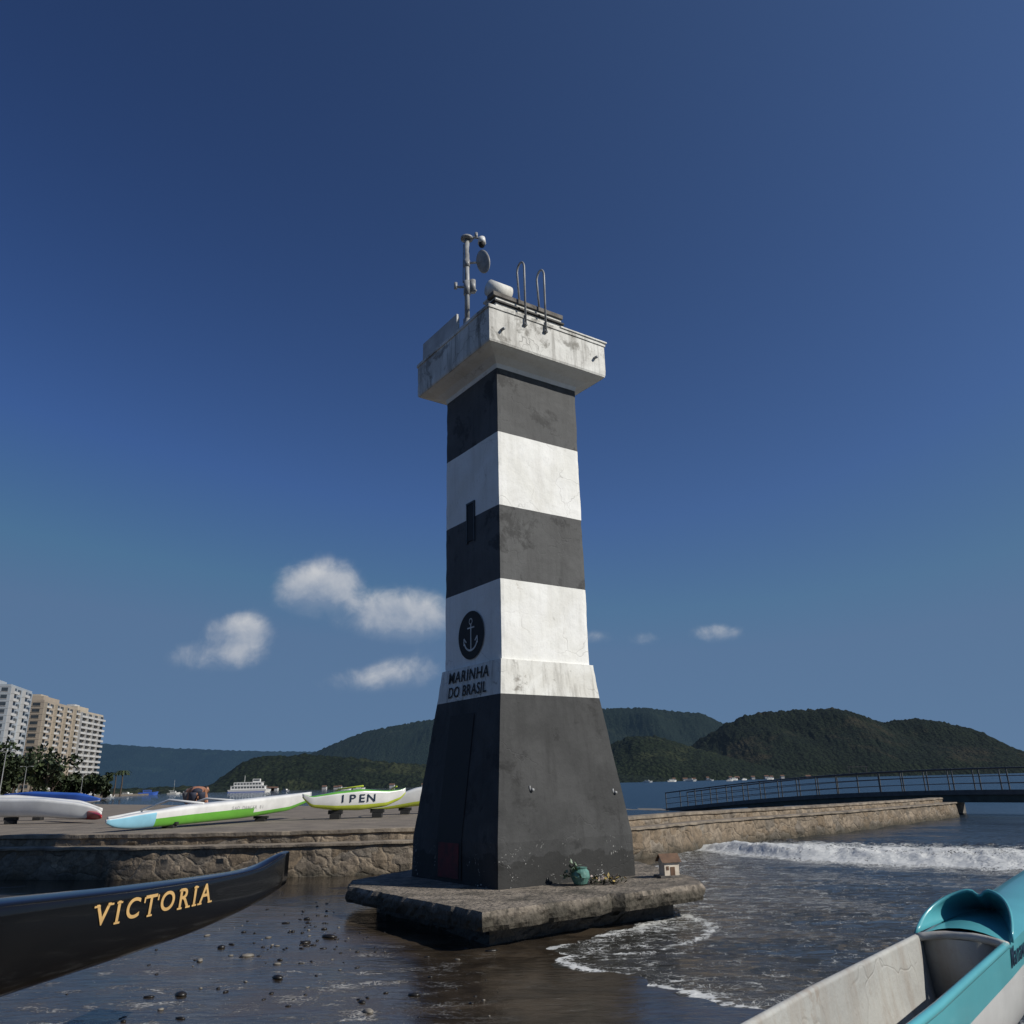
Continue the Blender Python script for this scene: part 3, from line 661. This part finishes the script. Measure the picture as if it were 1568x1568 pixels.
# canoes on the promenade
RUB=simple('rubber_block',(.02,.02,.02),rough=.8)
def rack(par,pts,h):
    mb=MB()
    for (x,y) in pts: mb.box((x-.14,y-.12,.862),(x+.14,y+.12,.862+h*.55)); mb.box((x-.2,y-.07,.864+h*.55),(x+.2,y+.07,.864+h))
    mb.obj('support_blocks',[RUB],par,bevel=.01)
c1=empty('green_white_canoe')
o1=canoe('hull',(-9.25,19.5),(-6.3,26.2),[(0,.03,1.13,1.06),(.03,.08,1.14,.95),(.10,.16,1.20,.90),(.3,.24,1.32,.92),(.6,.25,1.42,.98),(.85,.16,1.52,1.10),(1,.03,1.60,1.35)],[GW,GW,GG,GLB],c1,70,lambda T:.52 if T<.62 else .3,bow=.17)
rack(c1,[(-8.5,21.2),(-7.2,24.3)],.14)
mb=MB()
mb.tube([(-8.0,22.0,1.40),(-9.0,22.3,1.5),(-9.9,22.7,1.25)],.03,8); mb.tube([(-7.5,23.4,1.42),(-8.6,23.8,1.5),(-9.5,24.1,1.25)],.03,8); mb.tube([(-10.3,21.8,1.1),(-9.9,22.7,1.15),(-9.4,24.2,1.15),(-9.0,25.2,1.3)],[.04,.1,.1,.04],10)
mb.obj('outrigger_float',[GW],c1,True)
c2=empty('yellow_green_canoe')
o2=canoe('hull',(-6.05,24.2),(-3.35,25.6),[(0,.03,1.56,1.46),(.08,.12,1.46,1.2),(.3,.24,1.54,1.10),(.55,.25,1.60,1.08),(.8,.17,1.56,1.16),(.95,.06,1.60,1.34),(1,.02,1.66,1.5)],[GG,GW,GY],c2,60,(0,.30))
rack(c2,[(-5.2,24.65),(-4.1,25.2)],.24)
d2=Vector((2.7,1.4,0)).normalized(); n2_=Vector((d2.y,-d2.x,0)); bpy.context.view_layer.update()
hull_text('letter','IPEN',.30,.95,.28,lambda s:1.40,o2,(-6.05,24.2),d2,n2_,NAVY,c2,1.3,off=.015)
d1=Vector((2.95,6.7,0)).normalized(); n1_=Vector((d1.y,-d1.x,0))
hull_text('letter','SAO DANCER 01',.12,3.7,.10,lambda s:1.25,o1,(-9.25,19.5),d1,n1_,simple('grey_lettering',(.35,.35,.35)),c1)
mb=MB(); mb.tube([(-5.9,26,1.3),(-5.3,25.4,1.66),(-4.5,25.0,1.74)],.025,8); mb.tube([(-4.2,26.6,1.3),(-3.8,26.1,1.66),(-3.6,25.5,1.7)],.025,8)
mb.obj('outrigger_arms',[GY],c2,True)
c3=empty('white_canoe'); canoe('hull',(-4.7,27.2),(.2,28.4),[(0,.03,1.1,1.04),(.1,.1,1.30,1.02),(.3,.22,1.62,1.1),(.6,.24,1.68,1.15),(1,.03,1.7,1.5)],[GW,GW,GY],c3,50,(0,.25)); rack(c3,[(-3.6,27.5),(-2,27.9)],.2)
c4=empty('white_canoe.001'); canoe('hull',(-20.5,27.5),(-12.6,26.2),[(0,.03,1.75,1.6),(.2,.22,1.6,1.12),(.5,.26,1.58,1.08),(.75,.24,1.55,1.05),(.9,.15,1.42,.98),(.97,.07,1.3,1.0),(1,.02,1.16,1.05)],[GW,GW,GW],c4,60); rack(c4,[(-15.6,26.7),(-18,27.1)],.2)
c5=empty('white_canoe.002'); canoe('hull',(-22,29.5),(-14.5,30.2),[(0,.03,1.8,1.6),(.2,.22,1.6,1.15),(.6,.27,1.66,1.15),(.9,.15,1.45,1.1),(1,.02,1.2,1.1)],[GW,GW,GW],c5,60); rack(c5,[(-16.6,30),(-19,29.8)],.25)
c6=empty('yellow_canoe'); canoe('hull',(-26,32.2),(-19.2,31.6),[(0,.03,1.8,1.6),(.3,.26,1.86,1.35),(.8,.22,1.90,1.35),(1,.02,1.96,1.8)],[GY,GY,GW],c6,40,(0,.3)); rack(c6,[(-21,31.8),(-24,32.0)],.45)
c7=empty('blue_canoe'); canoe('hull',(-21.5,36.),(-17.2,35.5),[(0,.03,1.75,1.6),(.3,.26,1.78,1.3),(.8,.22,1.68,1.25),(1,.02,1.5,1.4)],[GBl,GBl,GW],c7,40,(0,.3)); rack(c7,[(-19,35.7),(-20.5,35.9)],.35)
c8=empty('red_canoe'); canoe('hull',(-15.2,28.6),(-12.3,25.6),[(0,.10,1.20,.95),(.7,.15,1.22,.95),(.9,.09,1.14,.95),(1,.02,1.08,1.0)],[GR,GR,GR],c8,30)
# ------------------------------------------------------------------ people
def person(name,loc,rz,pose,skinc,hairc,shortc):
    E=empty(name,loc,rz)
    J=pose; keys=list(J.keys()); idx={k:i for i,k in enumerate(keys)}
    edges=[('pelvis','belly'),('belly','chest'),('chest','neck'),('neck','skull')]
    for s in 'LR': edges+=[('chest','sh'+s),('sh'+s,'el'+s),('el'+s,'wr'+s),('wr'+s,'ha'+s),('pelvis','hip'+s),('hip'+s,'kn'+s),('kn'+s,'an'+s),('an'+s,'to'+s)]
    rad={'pelvis':.14,'belly':.125,'chest':.15,'neck':.055,'skull':.07,'sh':.065,'el':.042,'wr':.028,'ha':.03,'hip':.095,'kn':.058,'an':.036,'to':.03}
    me=bpy.data.meshes.new('body'); me.from_pydata([J[k] for k in keys],[(idx[a],idx[b_]) for a,b_ in edges],[]); me.materials.append(skinc); me.materials.append(shortc)
    o=bpy.data.objects.new('body',me); link(o,E); sm_=o.modifiers.new('skin','SKIN'); sv=me.skin_vertices[0].data
    for k in keys:
        r=rad.get(k) or rad[k[:-1]]; sv[idx[k]].radius=(r,r); sv[idx[k]].use_root=(k=='pelvis')
    sub=o.modifiers.new('sub','SUBSURF'); sub.levels=2; sub.render_levels=2
    sk=Vector(J['skull'])
    mb=MB(); mb.ell(sk,(.075,.095,.115),14,10,0); mb.ell(sk+Vector((0,-.10,-.01)),(.014,.022,.022),8,6,0)
    for s in(-1,1): mb.ell(sk+Vector((s*.078,.005,0)),(.012,.022,.03),8,6,0); mb.ell(sk+Vector((s*.03,-.088,.012)),(.012,.008,.008),8,6,2)
    mb.ell(sk+Vector((0,-.09,-.05)),(.025,.008,.007),8,6,2); mb.ell(sk+Vector((0,.02,.035)),(.082,.095,.095),14,10,1)
    mb.obj('head',[skinc,hairc,BLACK],E,True)
    mb=MB()
    for s in 'LR':
        hp,kn=Vector(J['hip'+s]),Vector(J['kn'+s]); mb.tube([hp+Vector((0,0,.05)),hp,hp.lerp(kn,.75)],[.12,.118,.098],12,0)
        ha=Vector(J['ha'+s]); wr=Vector(J['wr'+s]); dd=(ha-wr).normalized(); sd_=dd.cross(Vector((0,1,.1))).normalized()
        for q_ in range(4): b0=ha+sd_*(q_-1.5)*.02; mb.tube([b0,b0+dd*.045,b0+dd*(.075-.008*abs(q_-1.3))+Vector((0,-.01,0))],[.009,.008,.006],6,1)
        mb.tube([wr+sd_*.025,wr+sd_*.05+dd*.04],[.01,.008],6,1)
    mb.tube([Vector(J['pelvis'])+Vector((0,0,-.05)),Vector(J['pelvis']).lerp(Vector(J['belly']),.4)],[.155,.15],14,0)
    mb.obj('shorts_and_fingers',[shortc,skinc],E,True)
    return E
SK=simple('tan_skin',(.36,.17,.10),(.30,.14,.08),5,.5,.05); HR=simple('dark_hair',(.02,.015,.012),rough=.6); SHD=simple('dark_shorts',(.03,.035,.06),rough=.8); SHG=simple('grey_shirt',(.12,.12,.13),rough=.8)
bent={'pelvis':(0,.18,.80),'belly':(0,.02,.88),'chest':(0,-.20,.93),'neck':(0,-.36,.90),'skull':(0,-.47,.86),
 'shL':(-.18,-.24,.90),'elL':(-.24,-.30,.62),'wrL':(-.2,-.36,.38),'haL':(-.19,-.38,.29),'shR':(.18,-.24,.90),'elR':(.24,-.32,.62),'wrR':(.20,-.40,.38),'haR':(.19,-.42,.29),
 'hipL':(-.10,.18,.76),'knL':(-.12,.06,.44),'anL':(-.12,.14,.08),'toL':(-.13,-.04,.03),'hipR':(.10,.18,.76),'knR':(.13,.06,.44),'anR':(.13,.16,.08),'toR':(.14,-.02,.03)}
person('man_bending',(-9.05,24.3,.862),math.radians(200),bent,SK,HR,SHD)
person('man_crouching',(-9.95,26.4,.862),math.radians(70),dict(bent),SK,HR,SHG)
# ------------------------------------------------------------------ footbridge
BR=empty('arched_footbridge')
b0=Vector((8.9,52.4,0)); b1=Vector((27,28.2,0)); bd=(b1-b0); BLn=bd.length; bd.normalize(); bn=Vector((-bd.y,bd.x,0))
def bz(s): 
    T=s/20.; return float(np.interp(T,np.linspace(0,1.6,17),[.0,.17,.33,.48,.61,.72,.80,.86,.90,.92,.92,.90,.87,.82,.75,.67,.58]))
STEEL=simple('grey_steel',(.085,.092,.095),(.05,.055,.06),4,.5,.05); GIRD=simple('green_dark_girder',(.05,.07,.06),(.03,.04,.035),3,.6,.1)
mb=MB(); ss=np.linspace(0,BLn,70)
for i in range(len(ss)-1):
    for off0,off1,z0,z1,mi_ in ((-.05,2.05,-.03,.06,0),(.0,.14,-.42,-.032,1),(1.8,1.94,-.42,-.032,1),(-.09,-.052,-.10,.10,2)):
        vv=[]
        for s in (ss[i],ss[i+1]):
            p=b0+bd*s; z=bz(s)
            dep=z0 if z0>-.3 else z0*float(np.interp(s,[0,5,12,BLn],[.3,.6,1,1]))
            vv+=[p+bn*off0+Vector((0,0,z+dep)),p+bn*off1+Vector((0,0,z+dep)),p+bn*off1+Vector((0,0,z+z1)),p+bn*off0+Vector((0,0,z+z1))]
        mb.add(vv,[(0,1,5,4),(1,2,6,5),(2,3,7,6),(3,0,4,7)],mi_)
mb.obj('deck_and_girders',[CONC,GIRD,STEEL],BR)
mb=MB()
for off in (.0,1.9):
    for hgt_,r in ((.98,.035),(.66,.016),(.36,.016)):
        mb.tube([b0+bd*s+bn*off+Vector((0,0,bz(s)+hgt_)) for s in ss],r,7)
    k=int(BLn/1.15)
    for i in range(k+1):
        s=i*BLn/k; p=b0+bd*s+bn*off+Vector((0,0,bz(s))); mb.tube([p,p+Vector((0,0,1.02))],.032,6)
mb.obj('railings',[STEEL],BR)
mb=MB()
for s,wd in ((16.2,1.3),(6.5,1.0)):
    p=b0+bd*s; ang=math.atan2(bd.y,bd.x); Mx=Matrix.Translation(p)@Matrix.Rotation(ang,4,'Z'); mb.box((-wd/2,0,-.6),(wd/2,1.9,bz(s)-.43*(1 if s>12 else .62)),0,Mx)
p=b0; Mx=Matrix.Translation(p)@Matrix.Rotation(math.atan2(bd.y,bd.x),4,'Z'); mb.box((-6,-.3,-.6),(.4,2.2,.0),0,Mx)
mb.obj('piers',[CONC],BR,bevel=.03)
mb=MB(); p=b0+bd*13.0+Vector((0,0,bz(13)+.98)); mb.box((-.55,-.02,0),(-.50,.02,.30),0,Matrix.Translation(p)); mb.box((.30,-.02,0),(.35,.02,.30),0,Matrix.Translation(p)); mb.box((-.6,-.03,.30),(.4,.03,.34),0,Matrix.Translation(p))
mb.obj('bridge_sign_frame',[DARKMETAL],BR)
# ------------------------------------------------------------------ hills
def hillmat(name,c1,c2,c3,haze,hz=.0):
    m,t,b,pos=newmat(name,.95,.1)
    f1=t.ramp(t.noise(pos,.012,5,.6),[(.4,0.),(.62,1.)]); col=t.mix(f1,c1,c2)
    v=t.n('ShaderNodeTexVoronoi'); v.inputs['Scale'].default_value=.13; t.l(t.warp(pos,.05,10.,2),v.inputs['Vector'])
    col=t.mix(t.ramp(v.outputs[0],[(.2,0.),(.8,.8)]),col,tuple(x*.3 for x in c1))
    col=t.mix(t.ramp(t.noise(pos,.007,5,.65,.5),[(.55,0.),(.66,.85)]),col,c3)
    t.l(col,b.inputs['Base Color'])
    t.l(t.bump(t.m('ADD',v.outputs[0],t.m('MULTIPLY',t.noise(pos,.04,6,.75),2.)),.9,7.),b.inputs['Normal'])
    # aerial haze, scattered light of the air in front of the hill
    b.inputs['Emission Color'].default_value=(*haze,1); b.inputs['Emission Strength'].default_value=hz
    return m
def hill(name,prof,D,depth,mat,seed,nx=420,ny=34,tree=4.):
    ts=[p[0]/1000 for p in prof]; hs_=[p[1]/1000 for p in prof]; xs=np.linspace(ts[0],ts[-1],nx); vs=[];fs=[]
    hv=np.interp(xs,ts,hs_)
    for _ in range(int(nx/120)): hv[1:-1]=(hv[:-2]+2*hv[1:-1]+hv[2:])/4
    for i,x in enumerate(xs):
        for j in range(ny+1):
            v_=-1+2*j/ny; y=D+v_*depth+depth; X_=x*(D+depth)+ (x*v_*depth*.6)
            ridge=nz(X_/depth*3.,seed,y/depth*.9)*.30+nz(X_/depth*7.,seed+3,y/depth*2.)*.15
            env=max(0,1-abs(v_))**.62; fall=min(1,abs(v_)*3)
            z=hv[i]*(D+depth)*env*(1+ridge*fall)+1.7*env
            z+=tree*(noise.noise(Vector((X_*.07,y*.07,seed)))+.8*noise.noise(Vector((X_*.19,y*.19,seed))))*min(1,env*2.5)
            vs.append((X_,y,z-.8 if env<.01 else max(z,.2)))
    for i in range(nx-1):
        for j in range(ny): a=i*(ny+1)+j; fs.append((a,a+ny+1,a+ny+2,a+1))
    return mesh(name,vs,fs,mat,None,None,True)
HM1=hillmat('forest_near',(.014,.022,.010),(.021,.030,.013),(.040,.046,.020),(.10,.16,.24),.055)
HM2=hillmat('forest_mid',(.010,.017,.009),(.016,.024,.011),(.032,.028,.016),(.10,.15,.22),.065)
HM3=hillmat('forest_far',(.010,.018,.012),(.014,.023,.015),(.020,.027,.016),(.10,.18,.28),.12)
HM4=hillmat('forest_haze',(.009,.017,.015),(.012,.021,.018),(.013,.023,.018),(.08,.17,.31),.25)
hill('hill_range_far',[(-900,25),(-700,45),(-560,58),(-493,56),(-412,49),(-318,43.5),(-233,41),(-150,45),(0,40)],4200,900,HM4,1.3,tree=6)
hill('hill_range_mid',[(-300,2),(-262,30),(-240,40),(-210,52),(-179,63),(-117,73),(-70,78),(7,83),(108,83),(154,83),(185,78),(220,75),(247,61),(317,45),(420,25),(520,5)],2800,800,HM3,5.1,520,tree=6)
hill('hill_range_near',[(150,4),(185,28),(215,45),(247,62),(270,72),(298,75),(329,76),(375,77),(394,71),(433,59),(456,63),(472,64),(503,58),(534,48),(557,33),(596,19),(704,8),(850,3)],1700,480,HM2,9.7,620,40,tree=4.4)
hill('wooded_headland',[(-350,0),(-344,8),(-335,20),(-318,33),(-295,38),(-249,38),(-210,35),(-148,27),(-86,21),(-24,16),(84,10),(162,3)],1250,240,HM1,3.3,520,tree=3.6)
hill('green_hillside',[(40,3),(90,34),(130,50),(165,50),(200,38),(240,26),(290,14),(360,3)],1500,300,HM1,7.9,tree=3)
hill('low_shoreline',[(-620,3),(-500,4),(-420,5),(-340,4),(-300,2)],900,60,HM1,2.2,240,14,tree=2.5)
# ------------------------------------------------------------------ apartment towers
GLASS=simple('window_glass',(.03,.04,.05),(.05,.06,.07),.3,.15,0); CREAM=simple('cream_facade',(.40,.35,.28),(.33,.29,.23),.15,.85,0); BEIGE=simple('beige_facade',(.33,.28,.22),(.27,.23,.19),.15,.85,0); WFAC=simple('white_facade',(.46,.46,.45),(.38,.38,.38),.15,.85,0); GFAC=simple('grey_blue_facade',(.30,.34,.38),(.24,.27,.30),.15,.85,0)
def building(name,corner,rz,wx,wy,h,floors,fac,accent,bays_y,bays_x,style):
    E=empty(name,(*corner,.8),rz); mb=MB(); fh=h/floors
    mb.box((-wx,0,0),(0,wy,h),0)
    mb.box((-wx+.3,.3,h),(-.3,wy-.3,h+1.0),0); mb.box((-wx*.7,wy*.25,h+1.0),(-wx*.25,wy*.7,h+4.2),0); mb.box((-wx*.6,wy*.35,h+4.2),(-wx*.4,wy*.55,h+5.6),1)
    bw=wy/bays_y
    for k in range(floors):
        z=k*fh
        for j in range(bays_y):
            y0=j*bw
            if style=='balcony' or (style=='mixed' and j%2==0):
                mb.box((.02,y0+.5,z+.9),(.06,y0+bw-.5,z+fh-.25),2)
                mb.box((.0,y0+.35,z),(1.5,y0+bw-.35,z+.22),1); mb.box((1.38,y0+.35,z+.22),(1.5,y0+bw-.35,z+1.15),3)
                mb.box((.0,y0+.25,z),(1.5,y0+.35,z+fh*.97),1)
            else:
                mb.box((.0,y0+bw*.2,z+1.0),(.05,y0+bw*.8,z+fh-.45),2); mb.box((.0,y0+bw*.16,z+.85),(.18,y0+bw*.84,z+.98),1)
        for j in range(bays_x):
            x0=-wx+j*wx/bays_x; bwx=wx/bays_x
            mb.box((x0+bwx*.25,-.05,z+1.0),(x0+bwx*.75,-.0,z+fh-.5),2); mb.box((x0+bwx*.2,-.2,z+.82),(x0+bwx*.8,0,z+.98),1)
        mb.box((-wx-.05,-.12,z+fh-.12),(-.01,-.002,z+fh-.02),1)
    mb.obj('walls_windows_balconies',[fac,accent,GLASS,WFAC],E)
    return E
building('apartment_tower',(-225.5,370),math.radians(14),36,31,47.2,15,GFAC,WFAC,4,7,'mixed')
building('apartment_tower.001',(-240.8,425),math.radians(9),22,50,46,15,BEIGE,CREAM,7,3,'mixed')
building('apartment_tower.002',(-252.5,484),math.radians(7),22,38,46,15,CREAM,WFAC,4,4,'balcony')
# ------------------------------------------------------------------ trees at the left shore
def leafcrown(mb,c,r,n,size,mi=0):
    lumps=[(Vector((random.gauss(0,.45)*r[0],random.gauss(0,.45)*r[1],random.gauss(.05,.38)*r[2])),random.uniform(.3,.5)) for _ in range(9)]
    for i in range(n):
        L_,s_=random.choice(lumps); dv=Vector((random.gauss(0,1),random.gauss(0,1),random.gauss(0,1))).normalized()*random.random()**.4
        p=Vector(c)+L_+Vector((dv.x*r[0],dv.y*r[1],dv.z*r[2]))*s_
        a=Vector((random.gauss(0,1),random.gauss(0,1),random.gauss(0,1))).normalized(); b_=a.cross(Vector((random.random(),random.random(),random.random()))).normalized(); s2_=size*random.uniform(.6,1.3)
        mb.add([p-a*s2_,p-b_*s2_*.7,p+a*s2_,p+b_*s2_*.7],[(0,1,2,3)],mi if random.random()<.7 else mi+1)
LEAFA=simple('foliage_dark',(.026,.042,.014),(.016,.026,.009),.2,.7,0); LEAFB=simple('foliage_light',(.05,.07,.022),(.035,.05,.018),.2,.7,0); BARK=simple('bark',(.08,.06,.045),rough=.9)
mb=MB()
xs=-.665
while xs<-.478:
    D=random.uniform(215,275); x=xs*D; hgt_=random.uniform(11.0,14.5)*(1 if xs<-.545 else .55); rr=hgt_*.44
    mb.tube([(x,D,.8),(x+.2,D,hgt_*.35),(x+.5,D,hgt_*.62)],[.35,.28,.15],7,2)
    for k in range(4):
        a=k*1.7; mb.tube([(x+.2,D,hgt_*.35),(x+.2+rr*.5*math.cos(a),D+rr*.5*math.sin(a),hgt_*.72)],[.16,.06],5,2)
    leafcrown(mb,(x,D,hgt_*.60),(rr,rr,hgt_*.42),640,.65)
    xs+=random.uniform(.007,.011)
mb.obj('distant_trees',[LEAFA,LEAFB,BARK])
mb=MB()
for (x,y,h) in ((-104,225,7.),(-98,212,6.2),(-109,232,6.6)):
    mb.tube([(x,y,.8),(x+.2,y,h*.6),(x+.1,y,h)],[.22,.16,.13],6,2)
    for k in range(14):
        a=k*math.pi*2/14+.3; Ld=random.uniform(1.8,2.4)
        pts=[Vector((x+.1+math.cos(a)*Ld*q_,y+math.sin(a)*Ld*q_,h+.6*math.sin(q_*2.2)-.9*q_*q_)) for q_ in (0,.3,.6,.85,1.)]
        sd_=Vector((-math.sin(a),math.cos(a),0))*.28
        for j in range(4):
            w0=1 if j else .3; w1=(.9,.8,.5,.1)[j]
            mb.add([pts[j]-sd_*w0,pts[j]+sd_*w0,pts[j+1]+sd_*w1,pts[j+1]-sd_*w1],[(0,1,2,3)],k%2)
mb.obj('palm_trees',[LEAFA,LEAFB,BARK])
def lamp(name,x,y,h):
    mb=MB(); mb.tube([(0,0,0),(0,0,h)],[h*.012,h*.007],8); mb.tube([(0,0,h*.99),(h*.07,0,h*1.02),(h*.16,0,h*1.02)],h*.005,6); mb.box((h*.14,-h*.01,h*1.005),(h*.21,h*.01,h*1.03)); mb.tube([(0,0,h*.99),(-h*.07,0,h*1.02),(-h*.16,0,h*1.02)],h*.005,6); mb.box((-h*.21,-h*.01,h*1.005),(-h*.14,h*.01,h*1.03))
    mb.obj(name,[METAL],loc=(x,y,.86))
lamp('street_lamp',-88,146,8.); lamp('street_lamp.001',-63,124,3.6); lamp('street_lamp.002',-95,165,6.)
# ------------------------------------------------------------------ boats
def ferry(name,loc,rz,L_):
    mb=MB(); s=L_/30
    P=[(-15,-3.4),(12,-3.4),(15,0),(12,3.4),(-15,3.4)]
    vs=[(x*.94*s,y*.85*s,0) for x,y in P]+[(x*s,y*s,2.4*s) for x,y in P]; n=5
    mb.add(vs,[tuple(range(n,2*n))]+[(i,(i+1)%n,(i+1)%n+n,i+n) for i in range(n)],0)
    mb.box((-13*s,-3*s,2.4*s),(11*s,3*s,4.9*s),0); mb.box((-11*s,-2.8*s,5.0*s),(9*s,2.8*s,7.3*s),0); mb.box((-13.4*s,-3.2*s,4.9*s),(11.6*s,3.2*s,5.05*s),0); mb.box((-9*s,-2.9*s,7.3*s),(9.6*s,2.9*s,7.5*s),0); mb.box((2*s,-2*s,7.5*s),(7*s,2*s,9.6*s),0)
    for k in range(11):
        x=(-12+k*2.1)*s; mb.box((x,-3.06*s,3.2*s),(x+1.4*s,-3.0*s,4.4*s),1)
        if k<9: mb.box((x+1.6*s,-2.86*s,5.7*s),(x+3.1*s,-2.8*s,6.8*s),1)
    mb.box((2.4*s,-2.05*s,8.2*s),(6.8*s,-2*s,9.2*s),1); mb.tube([(-4*s,0,7.5*s),(-4*s,0,12*s)],.15*s,6,0)
    mb.box((-14.9*s,-3.45*s,.5*s),(11*s,-3.40*s,1.0*s),2)
    o=mb.obj(name,[WHITEP,GLASS,GBl],loc=loc); o.rotation_euler[2]=rz; return o
ferry('passenger_ferry',(-187,600,-.3),.12,29)
def boat(name,loc,rz,L_,mast=0,colr=None):
    mb=MB(); s=L_/8
    P=[(-4,-1.1),(2,-1.2),(4.3,0),(2,1.2),(-4,1.1)]; n=5
    vs=[(x*.9*s,y*.7*s,-.1) for x,y in P]+[(x*s,y*s,(1.0+max(0,x)*.1)*s) for x,y in P]
    mb.add(vs,[tuple(range(n,2*n))]+[(i,(i+1)%n,(i+1)%n+n,i+n) for i in range(n)],0)
    mb.box((-2*s,-.8*s,1.0*s),(1.4*s,.8*s,2.0*s),0); mb.box((-1.8*s,-.83*s,1.4*s),(1.2*s,-.8*s,1.8*s),1); mb.box((-2.3*s,-.9*s,2.*s),(1.0*s,.9*s,2.1*s),0)
    if mast: mb.tube([(0,0,1.5*s),(0,0,mast)],.05,6,0); mb.tube([(0,0,2.2*s),(-3.2*s,0,2.4*s)],.1,6,0)
    o=mb.obj(name,[colr or WHITEP,GLASS],loc=loc); o.rotation_euler[2]=rz
bi=0
for (tx,D,L_,ms_) in ((-.455,520,8,0),(-.43,560,12,0),(-.40,560,8,9),(-.385,520,7,0),(-.475,380,5,6),(-.27,640,7,0),(-.20,660,8,0),(-.185,640,9,0),(.15,900,10,0),(.178,950,11,0),(.20,920,12,0),(.222,960,9,0),(.25,980,11,0),(.262,960,8,0),(.292,1000,10,0),(.245,700,6,0)):
    boat('motor_boat' if not ms_ and bi==0 else ('sail_boat' if ms_ else 'motor_boat')+('.%03d'%bi if bi else ''),(tx*D,D,0),random.uniform(-.5,.5),L_,ms_,GBl if bi==1 else None); bi+=1
mb=MB()
for i in range(26):
    tx=random.choice([random.uniform(-.3,-.1),random.uniform(.12,.34)]); D=1225 if tx<0 else 1470; x=tx*D; wd=random.uniform(4,9); hh_=random.uniform(2.5,4.5)
    mb.box((x,D,0),(x+wd,D+8,hh_),0); mb.add([(x-.5,D-.5,hh_),(x+wd+.5,D-.5,hh_),(x+wd+.5,D+4,hh_+2),(x-.5,D+4,hh_+2)],[(0,1,2,3)],1)
mb.obj('shore_houses',[WFAC,simple('clay_roof',(.14,.08,.055),rough=.9)])
